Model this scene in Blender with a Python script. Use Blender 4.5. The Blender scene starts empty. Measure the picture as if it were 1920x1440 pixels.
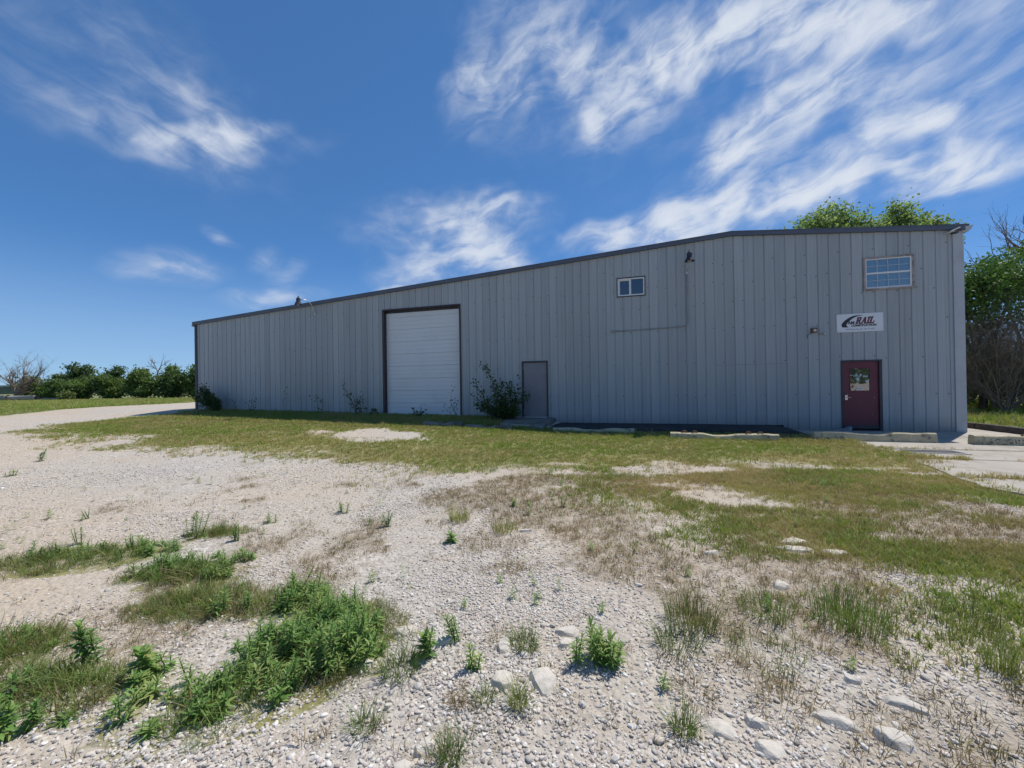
import bpy, bmesh, math, random
import numpy as np
from mathutils import Matrix, Vector

R = math.radians
random.seed(7)
rng = np.random.default_rng(11)
sc = bpy.context.scene
C = sc.collection

# ------------------------------------------------------------------ camera, sky, sun, exposure
cam_d = bpy.data.cameras.new('camera')
cam_d.sensor_width = 36.0
cam_d.lens = 740 / 1920 * 36
cam_d.clip_start = 0.05
cam_d.clip_end = 6000
cam = bpy.data.objects.new('camera', cam_d)
C.objects.link(cam)
cam.matrix_world = (Matrix.Translation((0, 0, 1.6)) @ Matrix.Rotation(R(90.28), 4, 'X')
                    @ Matrix.Rotation(-0.015, 4, 'Z'))
sc.camera = cam

SUN_AZ, SUN_EL = 54.5, 62.8            # degrees right of +Y, degrees up
world = bpy.data.worlds.new('World')
sc.world = world
world.use_nodes = True


def build_world():
    nt = world.node_tree
    N, L = nt.nodes, nt.links
    bg = N['Background']
    bg.inputs[1].default_value = 0.1
    sky = N.new('ShaderNodeTexSky')
    sky.sky_type = 'NISHITA'
    sky.sun_disc = False
    sky.sun_elevation = R(SUN_EL)
    sky.sun_rotation = R(SUN_AZ)
    sky.altitude = 250
    sky.air_density = 0.7
    sky.dust_density = 0.0
    sky.ozone_density = 5.0

    def math_(op, a, b=None, c=None, clamp=False):
        m = N.new('ShaderNodeMath')
        m.operation = op
        m.use_clamp = clamp
        for i, v in enumerate((a, b, c)):
            if v is None:
                continue
            if isinstance(v, (int, float)):
                m.inputs[i].default_value = v
            else:
                L.new(v, m.inputs[i])
        return m.outputs[0]

    def maprange(v, a, b, c=0.0, d=1.0, smooth=True):
        m = N.new('ShaderNodeMapRange')
        m.interpolation_type = 'SMOOTHSTEP' if smooth else 'LINEAR'
        L.new(v, m.inputs[0])
        for i, x in enumerate((a, b, c, d)):
            m.inputs[1 + i].default_value = x
        return m.outputs[0]

    tc = N.new('ShaderNodeTexCoord')
    sep = N.new('ShaderNodeSeparateXYZ')
    L.new(tc.outputs['Generated'], sep.inputs[0])
    x, y, z = sep.outputs
    az = math_('MULTIPLY', math_('ARCTAN2', x, y), 180 / math.pi)
    el = math_('MULTIPLY', math_('ARCSINE', z), 180 / math.pi)
    ae = N.new('ShaderNodeCombineXYZ')
    L.new(az, ae.inputs[0])
    L.new(el, ae.inputs[1])
    # the cloud deck seen in perspective: streaks of cirrus on a plane high above
    zz = math_('ADD', math_('MAXIMUM', z, 0.0), 0.16)
    pl = N.new('ShaderNodeCombineXYZ')
    L.new(math_('DIVIDE', x, zz), pl.inputs[0])
    L.new(math_('DIVIDE', y, zz), pl.inputs[1])

    def noise(vec, scale, detail, rough, dist=0.0, sc3=None, rot=0.0):
        if sc3:
            mp = N.new('ShaderNodeMapping')
            mp.vector_type = 'TEXTURE'
            mp.inputs['Rotation'].default_value = (0, 0, R(rot))
            mp.inputs['Scale'].default_value = sc3
            L.new(vec, mp.inputs[0])
            vec = mp.outputs[0]
        n = N.new('ShaderNodeTexNoise')
        n.inputs['Scale'].default_value = scale
        n.inputs['Detail'].default_value = detail
        n.inputs['Roughness'].default_value = rough
        n.inputs['Distortion'].default_value = dist
        L.new(vec, n.inputs['Vector'])
        return n

    # warp the cloud masses so that their outlines are ragged
    wn = noise(ae.outputs[0], 0.16, 2.5, 0.5)
    sub = N.new('ShaderNodeVectorMath')
    sub.operation = 'SUBTRACT'
    L.new(wn.outputs['Color'], sub.inputs[0])
    sub.inputs[1].default_value = (0.5, 0.5, 0.5)
    scl = N.new('ShaderNodeVectorMath')
    scl.operation = 'SCALE'
    L.new(sub.outputs[0], scl.inputs[0])
    scl.inputs['Scale'].default_value = 3.0
    add = N.new('ShaderNodeVectorMath')
    add.operation = 'ADD'
    L.new(ae.outputs[0], add.inputs[0])
    L.new(scl.outputs[0], add.inputs[1])
    aew = add.outputs[0]

    clouds = CLOUDS
    total = None
    for (a, e, ra, rb, th, amp) in clouds:
        mp = N.new('ShaderNodeMapping')
        mp.vector_type = 'TEXTURE'
        mp.inputs['Location'].default_value = (a, e, 0)
        mp.inputs['Rotation'].default_value = (0, 0, R(th))
        mp.inputs['Scale'].default_value = (ra * 1.35, rb * 1.45, 1)
        L.new(aew, mp.inputs[0])
        g = N.new('ShaderNodeTexGradient')
        g.gradient_type = 'SPHERICAL'
        L.new(mp.outputs[0], g.inputs[0])
        total = math_('MULTIPLY_ADD', g.outputs['Fac'], amp * 1.5, total if total is not None else 0.0)
    # elsewhere in the sky the same kind of cloud goes on
    big = noise(pl.outputs[0], 0.55, 2, 0.5)
    side = maprange(math_('ABSOLUTE', az), 58, 80)
    high = maprange(el, 46, 58)
    outside = math_('MAXIMUM', side, high)
    gen = math_('MULTIPLY', maprange(big.outputs['Fac'], 0.5, 0.74), outside)
    total = math_('MULTIPLY_ADD', gen, 0.6, total)
    def streaks(rot, sc, ratio, rough=0.55):
        return noise(aew, sc, 9, rough, 0.5, (ratio, 1, 1), rot).outputs['Fac']
    east = maprange(az, -26, -8)
    stv = N.new('ShaderNodeMix')
    L.new(east, stv.inputs[0])
    L.new(streaks(-14, 0.55, 4.2, 0.58), stv.inputs[2])
    L.new(streaks(13, 0.48, 4.0, 0.58), stv.inputs[3])
    fine = streaks(26, 0.3, 1.9, 0.6)
    nn = math_('MULTIPLY_ADD', stv.outputs[0], 0.55, math_('MULTIPLY', fine, 0.45))
    nn = maprange(nn, 0.29, 0.71)
    edge = math_('MULTIPLY', total, math_('MULTIPLY_ADD', nn, 1.35, 0.2))
    e2 = math_('POWER', math_('MAXIMUM', edge, 0.0), 1.7)
    dens = math_('SUBTRACT', 1.0, math_('POWER', 2.718, math_('MULTIPLY', e2, -0.88)))
    dens = math_('MULTIPLY', dens, maprange(el, 2, 9))
    dens = math_('MULTIPLY', dens, 0.95)
    # the camera's rendering of the sky: deep blue overhead, paler low down
    half = N.new('ShaderNodeVectorMath')
    half.operation = 'SCALE'
    half.inputs['Scale'].default_value = 0.1
    L.new(sky.outputs[0], half.inputs[0])
    gm = N.new('ShaderNodeGamma')
    gm.inputs['Gamma'].default_value = 0.65
    L.new(half.outputs[0], gm.inputs['Color'])
    hs = N.new('ShaderNodeMix')
    hs.data_type = 'RGBA'
    hs.blend_type = 'MULTIPLY'
    hs.inputs[0].default_value = 1.0
    L.new(gm.outputs[0], hs.inputs[6])
    hs.inputs[7].default_value = (3.55, 6.7, 10.1, 1)
    mix = N.new('ShaderNodeMix')
    mix.data_type = 'RGBA'
    L.new(dens, mix.inputs[0])
    hz = N.new('ShaderNodeMix')          # pale air low down
    hz.data_type = 'RGBA'
    L.new(maprange(el, 17, -1, 0.0, 0.5), hz.inputs[0])
    L.new(hs.outputs[2], hz.inputs[6])
    hz.inputs[7].default_value = (4.6, 6.1, 7.6, 1)
    L.new(hz.outputs[2], mix.inputs[6])
    mix.inputs[7].default_value = (7.4, 7.9, 8.7, 1)
    L.new(mix.outputs[2], bg.inputs[0])


CLOUDS = [(-44.4, 29.5, 10.5, 5.8, -12, 0.17), (-41.5, 25.6, 10.3, 2.3, -2, 0.3), (-36.1, 27.6, 6.7, 1.1, 19, 0.75), (-38.3, 30.0, 3.7, 1.6, -19, 0.3), (-33.2, 26.8, 10.3, 1.1, 17, 0.25), (-40.8, 13.3, 4.7, 2.0, 7, 0.55), (-36.2, 17.3, 1.8, 0.8, -19, 0.5), (-32.1, 16.1, 1.5, 2.0, -49, 0.35), (-29.4, 14.8, 3.2, 1.3, 36, 0.35), (-30.6, 11.6, 5.5, 1.1, 9, 0.6), (-8.1, 21.9, 13.7, 4.1, 6, 0.6), (-5.5, 20.0, 8.6, 2.8, -19, 0.6), (-1.9, 24.6, 5.4, 1.9, 0, 0.5), (-11.2, 16.3, 8.3, 2.2, 7, 0.75), (-16.7, 13.5, 2.5, 0.7, 6, 0.7), (0.3, 17.5, 4.5, 2.2, -33, 0.5), (-4.8, 36.4, 4.0, 5.1, -49, 0.45), (3.8, 38.5, 11.4, 2.9, 5, 0.7), (6.2, 42.6, 13.1, 3.4, -4, 0.5), (23.4, 37.4, 14.8, 3.0, 2, 0.75), (18.6, 34.3, 9.3, 3.0, 16, 0.7), (12.0, 33.1, 1.8, 3.5, 48, 0.45), (34.2, 36.8, 15.9, 2.5, -10, 0.6), (44.8, 33.5, 11.1, 1.9, -15, 0.5), (34.0, 29.6, 7.7, 3.5, 27, 0.75), (28.8, 26.4, 4.3, 2.9, 42, 0.7), (40.4, 30.2, 6.0, 4.5, 10, 0.45), (26.9, 20.7, 16.3, 2.6, 2, 0.85), (42.0, 20.3, 15.3, 1.7, -6, 0.75), (49.6, 18.7, 7.0, 1.3, 0, 0.65), (43.0, 24.6, 7.0, 1.3, 5, 0.6), (47.8, 24.1, 1.1, 1.5, 70, 0.6), (47.2, 21.5, 7.6, 3.1, -3, 0.4), (49.0, 27.3, 8.6, 4.0, 4, 0.3), (18.3, 19.5, 11.8, 2.5, 1, 0.7), (3.7, 33.7, 9.0, 3.4, 12, 0.25), (36, 30, 26, 13, 0, 0.2), (44, 21, 18, 6, 0, 0.18), (-42, 29, 15, 8, -10, 0.12)]
build_world()

sun_d = bpy.data.lights.new('sun', 'SUN')
sun_d.energy = 4.6
sun_d.angle = R(0.53)
sun_d.color = (1.0, 0.95, 0.87)
sun = bpy.data.objects.new('sun', sun_d)
C.objects.link(sun)
_sd = Vector((math.sin(R(SUN_AZ)) * math.cos(R(SUN_EL)), math.cos(R(SUN_AZ)) * math.cos(R(SUN_EL)), math.sin(R(SUN_EL))))
sun.rotation_euler = _sd.to_track_quat('Z', 'Y').to_euler()
sun.location = _sd * 60

vs = sc.view_settings
vs.view_transform = 'Standard'
vs.look = 'None'
vs.exposure = 0.0
vs.gamma = 1.0
vs.use_curve_mapping = False
sc.cycles.use_denoising = True
sc.cycles.use_adaptive_sampling = True
sc.cycles.adaptive_threshold = 0.02
sc.cycles.max_bounces = 7
sc.cycles.transparent_max_bounces = 8
sc.cycles.sample_clamp_indirect = 6.0


# ------------------------------------------------------------------ helpers
W0 = np.array([-16.30, 20.37])              # left front corner of the building
EV = np.array([0.9606, -0.2777])            # along the front wall, left to right
NV = np.array([-0.2777, -0.9606])           # out of the front wall
WROT = math.atan2(EV[1], EV[0])


def st2xy(s, t):
    return W0 + s * EV + t * NV


def xy2st(x, y):
    dx, dy = x - W0[0], y - W0[1]
    return dx * EV[0] + dy * EV[1], dx * NV[0] + dy * NV[1]


def tag(o, label=None, cat=None, group=None, kind=None):
    if label: o['label'] = label
    if cat: o['category'] = cat
    if group: o['group'] = group
    if kind: o['kind'] = kind
    return o


def empty(name, loc, rz=0.0):
    o = bpy.data.objects.new(name, None)
    o.empty_display_size = 0.2
    o.location = loc
    o.rotation_euler = (0, 0, rz)
    C.objects.link(o)
    return o


class MB:
    """collects boxes, tubes and polygons and links them as one mesh object"""
    def __init__(s):
        s.v, s.f = [], []

    def poly(s, pts):
        b = len(s.v)
        s.v += [tuple(p) for p in pts]
        s.f.append(tuple(range(b, b + len(pts))))

    def box(s, x0, x1, y0, y1, z0, z1):
        b = len(s.v)
        s.v += [(x0, y0, z0), (x1, y0, z0), (x1, y1, z0), (x0, y1, z0), (x0, y0, z1), (x1, y0, z1), (x1, y1, z1), (x0, y1, z1)]
        for f in ((0, 3, 2, 1), (4, 5, 6, 7), (0, 1, 5, 4), (1, 2, 6, 5), (2, 3, 7, 6), (3, 0, 4, 7)):
            s.f.append(tuple(b + i for i in f))

    def prism(s, pts, vec):
        n = len(pts)
        b = len(s.v)
        s.v += [tuple(p) for p in pts]
        s.v += [tuple(p[i] + vec[i] for i in range(3)) for p in pts]
        s.f.append(tuple(b + i for i in reversed(range(n))))
        s.f.append(tuple(b + n + i for i in range(n)))
        for i in range(n):
            j = (i + 1) % n
            s.f.append((b + i, b + j, b + n + j, b + n + i))

    def tube(s, path, radii, n=8, cap=True):
        path = [Vector(p) for p in path]
        if isinstance(radii, (int, float)):
            radii = [radii] * len(path)
        b = len(s.v)
        up = Vector((0.31, 0.17, 0.93)).normalized()
        for i, p in enumerate(path):
            d = (path[min(i + 1, len(path) - 1)] - path[max(i - 1, 0)])
            d = d.normalized() if d.length > 1e-9 else Vector((0, 0, 1))
            if abs(d.dot(up)) > 0.98:
                up = Vector((0.93, 0.2, 0.31)).normalized()
            a = d.cross(up).normalized()
            c = d.cross(a).normalized()
            up = -c if c.dot(up) < 0 else c
            a = d.cross(up).normalized()
            for k in range(n):
                an = 2 * math.pi * k / n
                s.v.append(tuple(p + (a * math.cos(an) + up * math.sin(an)) * radii[i]))
        for i in range(len(path) - 1):
            for k in range(n):
                j = (k + 1) % n
                s.f.append((b + i * n + k, b + i * n + j, b + (i + 1) * n + j, b + (i + 1) * n + k))
        if cap:
            s.f.append(tuple(b + k for k in reversed(range(n))))
            e = b + (len(path) - 1) * n
            s.f.append(tuple(e + k for k in range(n)))

    def lathe(s, c, prof, n=14, axis='Z'):
        b = len(s.v)
        for (r, h) in prof:
            for k in range(n):
                an = 2 * math.pi * k / n
                p = (r * math.cos(an), r * math.sin(an), h)
                if axis == 'Y': p = (p[0], p[2], p[1])
                s.v.append((c[0] + p[0], c[1] + p[1], c[2] + p[2]))
        for i in range(len(prof) - 1):
            for k in range(n):
                j = (k + 1) % n
                s.f.append((b + i * n + k, b + i * n + j, b + (i + 1) * n + j, b + (i + 1) * n + k))
        s.f.append(tuple(b + k for k in range(n)))
        e = b + (len(prof) - 1) * n
        s.f.append(tuple(e + k for k in range(n)))

    def build(s, name, mat, parent=None, smooth=False, bevel=0.0, loc=None, rz=0.0):
        me = bpy.data.meshes.new(name)
        me.from_pydata(s.v, [], s.f)
        if bevel:
            bm = bmesh.new()
            bm.from_mesh(me)
            bmesh.ops.remove_doubles(bm, verts=bm.verts, dist=1e-5)
            bmesh.ops.recalc_face_normals(bm, faces=bm.faces)
            bmesh.ops.bevel(bm, geom=list(bm.edges), offset=bevel, segments=2, affect='EDGES', profile=0.6, clamp_overlap=True)
            bm.to_mesh(me)
            bm.free()
        if smooth:
            me.polygons.foreach_set('use_smooth', [True] * len(me.polygons))
        me.materials.append(mat)
        o = bpy.data.objects.new(name, me)
        if parent: o.parent = parent
        if loc is not None:
            o.location = loc
            o.rotation_euler = (0, 0, rz)
        C.objects.link(o)
        return o


def np_mesh(name, V, F, mat, smooth=False):
    """V (n,3); F (m,k) all faces with k corners"""
    me = bpy.data.meshes.new(name)
    V = np.asarray(V, np.float32)
    F = np.asarray(F, np.int32)
    me.vertices.add(len(V))
    me.vertices.foreach_set('co', V.ravel())
    m, k = F.shape
    me.loops.add(m * k)
    me.loops.foreach_set('vertex_index', F.ravel())
    me.polygons.add(m)
    me.polygons.foreach_set('loop_start', np.arange(0, m * k, k, dtype=np.int32))
    me.polygons.foreach_set('use_smooth', np.full(m, smooth))
    me.update(calc_edges=True)
    if mat: me.materials.append(mat)
    return me


def np_obj(name, V, F, mat, parent=None, smooth=False):
    o = bpy.data.objects.new(name, np_mesh(name, V, F, mat, smooth))
    if parent: o.parent = parent
    C.objects.link(o)
    return o


def _hash(ix, iy, seed):
    h = (ix * 374761393 + iy * 668265263 + seed * 974711) & 0xFFFFFFFF
    h = ((h ^ (h >> 13)) * 1274126177) & 0xFFFFFFFF
    return ((h ^ (h >> 16)) & 0xFFFFFF) / float(0xFFFFFF)


def vnoise(x, y, seed=0):
    x = np.asarray(x, float); y = np.asarray(y, float)
    ix = np.floor(x).astype(np.int64); iy = np.floor(y).astype(np.int64)
    fx = x - ix; fy = y - iy
    fx = fx * fx * (3 - 2 * fx); fy = fy * fy * (3 - 2 * fy)
    a = _hash(ix, iy, seed); b = _hash(ix + 1, iy, seed); c = _hash(ix, iy + 1, seed); d = _hash(ix + 1, iy + 1, seed)
    return (a * (1 - fx) + b * fx) * (1 - fy) + (c * (1 - fx) + d * fx) * fy


def fbm(x, y, seed=0, o=4):
    r, a, t = 0.0, 0.5, 0.0
    for i in range(o):
        r = r + a * vnoise(x * 2 ** i + 17.3 * i, y * 2 ** i - 9.1 * i, seed + i)
        t += a; a *= 0.5
    return r / t


def sstep(a, b, x):
    t = np.clip((x - a) / (b - a), 0, 1)
    return t * t * (3 - 2 * t)


# ------------------------------------------------------------------ materials
def new_mat(name):
    m = bpy.data.materials.new(name)
    m.use_nodes = True
    return m, m.node_tree.nodes, m.node_tree.links, m.node_tree.nodes['Principled BSDF']


def nd(N, L, typ, **kw):
    n = N.new(typ)
    for k, v in kw.items():
        k = k.replace('_', ' ') if k not in n.bl_rna.properties else k
        if k in n.bl_rna.properties:
            setattr(n, k, v)
        else:
            if hasattr(v, 'is_output') or isinstance(v, bpy.types.NodeSocket):
                L.new(v, n.inputs[k])
            else:
                n.inputs[k].default_value = v
    return n


def ramp(N, L, fac, stops):
    r = N.new('ShaderNodeValToRGB')
    el = r.color_ramp.elements
    while len(el) < len(stops):
        el.new(0.5)
    for e, (p, c) in zip(el, stops):
        e.position = p
        e.color = (*c, 1) if len(c) == 3 else c
    L.new(fac, r.inputs[0])
    return r.outputs[0]


def mixc(N, L, fac, a, b, mode='MIX'):
    m = N.new('ShaderNodeMix')
    m.data_type = 'RGBA'
    m.blend_type = mode
    for i, v in ((0, fac), (6, a), (7, b)):
        if isinstance(v, bpy.types.NodeSocket):
            L.new(v, m.inputs[i])
        elif i == 0:
            m.inputs[0].default_value = v
        else:
            m.inputs[i].default_value = (*v, 1)
    return m.outputs[2]


def bump(N, L, h, strength, dist, b):
    n = N.new('ShaderNodeBump')
    n.inputs['Strength'].default_value = strength
    n.inputs['Distance'].default_value = dist
    L.new(h, n.inputs['Height'])
    L.new(n.outputs[0], b.inputs['Normal'])


def surf(name, col, rough=0.6, var=0.12, scale=3.0, metal=0.0, spec=0.5, bumps=0.0, bscale=60, stain=None, stain_amt=0.0, stain_scale=1.2):
    """paint, metal, concrete or bark with uneven tone and optional stains"""
    m, N, L, b = new_mat(name)
    tc = nd(N, L, 'ShaderNodeTexCoord')
    n1 = nd(N, L, 'ShaderNodeTexNoise', Scale=scale, Detail=6.0, Roughness=0.6)
    L.new(tc.outputs['Object'], n1.inputs['Vector'])
    c0 = tuple(max(0, c * (1 - var)) for c in col)
    c1 = tuple(c * (1 + var) for c in col)
    out = ramp(N, L, n1.outputs['Fac'], [(0.3, c0), (0.7, c1)])
    if stain:
        n2 = nd(N, L, 'ShaderNodeTexNoise', Scale=stain_scale, Detail=9.0, Roughness=0.68)
        L.new(tc.outputs['Object'], n2.inputs['Vector'])
        f = ramp(N, L, n2.outputs['Fac'], [(0.52, (0, 0, 0)), (0.66, (stain_amt,) * 3)])
        out = mixc(N, L, f, out, stain)
    L.new(out, b.inputs['Base Color'])
    b.inputs['Roughness'].default_value = rough
    b.inputs['Metallic'].default_value = metal
    b.inputs['Specular IOR Level'].default_value = spec
    if bumps:
        n3 = nd(N, L, 'ShaderNodeTexNoise', Scale=bscale, Detail=5.0, Roughness=0.65)
        L.new(tc.outputs['Object'], n3.inputs['Vector'])
        bump(N, L, n3.outputs['Fac'], bumps, 0.02, b)
    return m


def siding_material():
    m, N, L, b = new_mat('painted_siding')
    tc = nd(N, L, 'ShaderNodeTexCoord')
    mp = nd(N, L, 'ShaderNodeMapping')
    mp.inputs['Scale'].default_value = (3.0, 1, 0.12)
    L.new(tc.outputs['Object'], mp.inputs[0])
    n1 = nd(N, L, 'ShaderNodeTexNoise', Scale=2.2, Detail=7.0, Roughness=0.62)
    L.new(mp.outputs[0], n1.inputs['Vector'])
    base = ramp(N, L, n1.outputs['Fac'], [(0.3, (0.305, 0.345, 0.365)), (0.7, (0.38, 0.405, 0.42))])
    n2 = nd(N, L, 'ShaderNodeTexNoise', Scale=0.35, Detail=5.0, Roughness=0.6)
    L.new(tc.outputs['Object'], n2.inputs['Vector'])
    base = mixc(N, L, ramp(N, L, n2.outputs['Fac'], [(0.4, (0, 0, 0)), (0.7, (0.35, 0.35, 0.35))]), base, (0.36, 0.355, 0.345))
    # splash dirt low on the sheets
    sp = nd(N, L, 'ShaderNodeSeparateXYZ')
    L.new(tc.outputs['Object'], sp.inputs[0])
    mr = nd(N, L, 'ShaderNodeMapRange')
    mr.inputs[1].default_value = 0.55; mr.inputs[2].default_value = 0.0
    L.new(sp.outputs[2], mr.inputs[0])
    mm = nd(N, L, 'ShaderNodeMath', operation='MULTIPLY')
    L.new(mr.outputs[0], mm.inputs[0]); L.new(n1.outputs['Fac'], mm.inputs[1])
    base = mixc(N, L, mm.outputs[0], base, (0.2, 0.17, 0.13))
    mp2 = nd(N, L, 'ShaderNodeMapping')
    mp2.inputs['Scale'].default_value = (7.0, 1, 0.07)
    L.new(tc.outputs['Object'], mp2.inputs[0])
    n5 = nd(N, L, 'ShaderNodeTexNoise', Scale=2.0, Detail=6.0, Roughness=0.65)
    L.new(mp2.outputs[0], n5.inputs['Vector'])
    base = mixc(N, L, ramp(N, L, n5.outputs['Fac'], [(0.56, (0, 0, 0)), (0.72, (0.5, 0.5, 0.5))]), base, (0.24, 0.225, 0.21))
    oi = nd(N, L, 'ShaderNodeObjectInfo')
    v = ramp(N, L, oi.outputs['Random'], [(0.0, (0.9, 0.9, 0.9)), (1.0, (1.06, 1.06, 1.06))])
    base = mixc(N, L, 1.0, base, v, 'MULTIPLY')
    L.new(base, b.inputs['Base Color'])
    b.inputs['Roughness'].default_value = 0.5
    b.inputs['Specular IOR Level'].default_value = 0.35
    n3 = nd(N, L, 'ShaderNodeTexNoise', Scale=1.6, Detail=3.0)
    L.new(mp.outputs[0], n3.inputs['Vector'])
    bump(N, L, n3.outputs['Fac'], 0.35, 0.03, b)
    return m


def leaf_material(name, cols, trans=0.3, nscale=0.6, rough=0.55):
    """foliage: colour varies from leaf to leaf and from clump to clump"""
    m, N, L, b = new_mat(name)
    geo = nd(N, L, 'ShaderNodeNewGeometry')
    n1 = nd(N, L, 'ShaderNodeTexNoise', Scale=nscale, Detail=3.0, Roughness=0.6)
    L.new(geo.outputs['Position'], n1.inputs['Vector'])
    ad = nd(N, L, 'ShaderNodeMath', operation='MULTIPLY_ADD')
    L.new(geo.outputs['Random Per Island'], ad.inputs[0])
    ad.inputs[1].default_value = 0.45
    L.new(n1.outputs['Fac'], ad.inputs[2])
    s2 = nd(N, L, 'ShaderNodeMath', operation='SUBTRACT')
    L.new(ad.outputs[0], s2.inputs[0]); s2.inputs[1].default_value = 0.22
    k = len(cols)
    c = ramp(N, L, s2.outputs[0], [(0.25 + 0.5 * i / (k - 1), q) for i, q in enumerate(cols)])
    L.new(c, b.inputs['Base Color'])
    b.inputs['Roughness'].default_value = rough
    b.inputs['Specular IOR Level'].default_value = 0.3
    tr = nd(N, L, 'ShaderNodeBsdfTranslucent')
    br = mixc(N, L, 1.0, c, (1.25, 1.35, 0.7), 'MULTIPLY')
    L.new(br, tr.inputs['Color'])
    mx = nd(N, L, 'ShaderNodeMixShader')
    mx.inputs[0].default_value = trans
    L.new(b.outputs[0], mx.inputs[1]); L.new(tr.outputs[0], mx.inputs[2])
    L.new(mx.outputs[0], N['Material Output'].inputs['Surface'])
    return m


def grass_material(name, cols, dry, nscale=0.35, dry_lo=0.5, dry_hi=0.75, trans=0.3):
    """instanced blades: tone by clump, drier in patches of the lawn"""
    m, N, L, b = new_mat(name)
    oi = nd(N, L, 'ShaderNodeObjectInfo')
    geo = nd(N, L, 'ShaderNodeNewGeometry')
    n1 = nd(N, L, 'ShaderNodeTexNoise', Scale=nscale, Detail=4.0, Roughness=0.62)
    L.new(oi.outputs['Location'], n1.inputs['Vector'])
    c = ramp(N, L, oi.outputs['Random'], [(i / (len(cols) - 1), q) for i, q in enumerate(cols)])
    f = nd(N, L, 'ShaderNodeMath', operation='MULTIPLY_ADD')
    L.new(geo.outputs['Random Per Island'], f.inputs[0])
    f.inputs[1].default_value = 0.24
    L.new(n1.outputs['Fac'], f.inputs[2])
    fd = ramp(N, L, f.outputs[0], [(dry_lo, (0, 0, 0)), (dry_hi, (1, 1, 1))])
    c = mixc(N, L, fd, c, dry)
    L.new(c, b.inputs['Base Color'])
    b.inputs['Roughness'].default_value = 0.6
    b.inputs['Specular IOR Level'].default_value = 0.25
    tr = nd(N, L, 'ShaderNodeBsdfTranslucent')
    L.new(mixc(N, L, 1.0, c, (1.2, 1.25, 0.75), 'MULTIPLY'), tr.inputs['Color'])
    mx = nd(N, L, 'ShaderNodeMixShader')
    mx.inputs[0].default_value = trans
    L.new(b.outputs[0], mx.inputs[1]); L.new(tr.outputs[0], mx.inputs[2])
    L.new(mx.outputs[0], N['Material Output'].inputs['Surface'])
    return m


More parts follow.
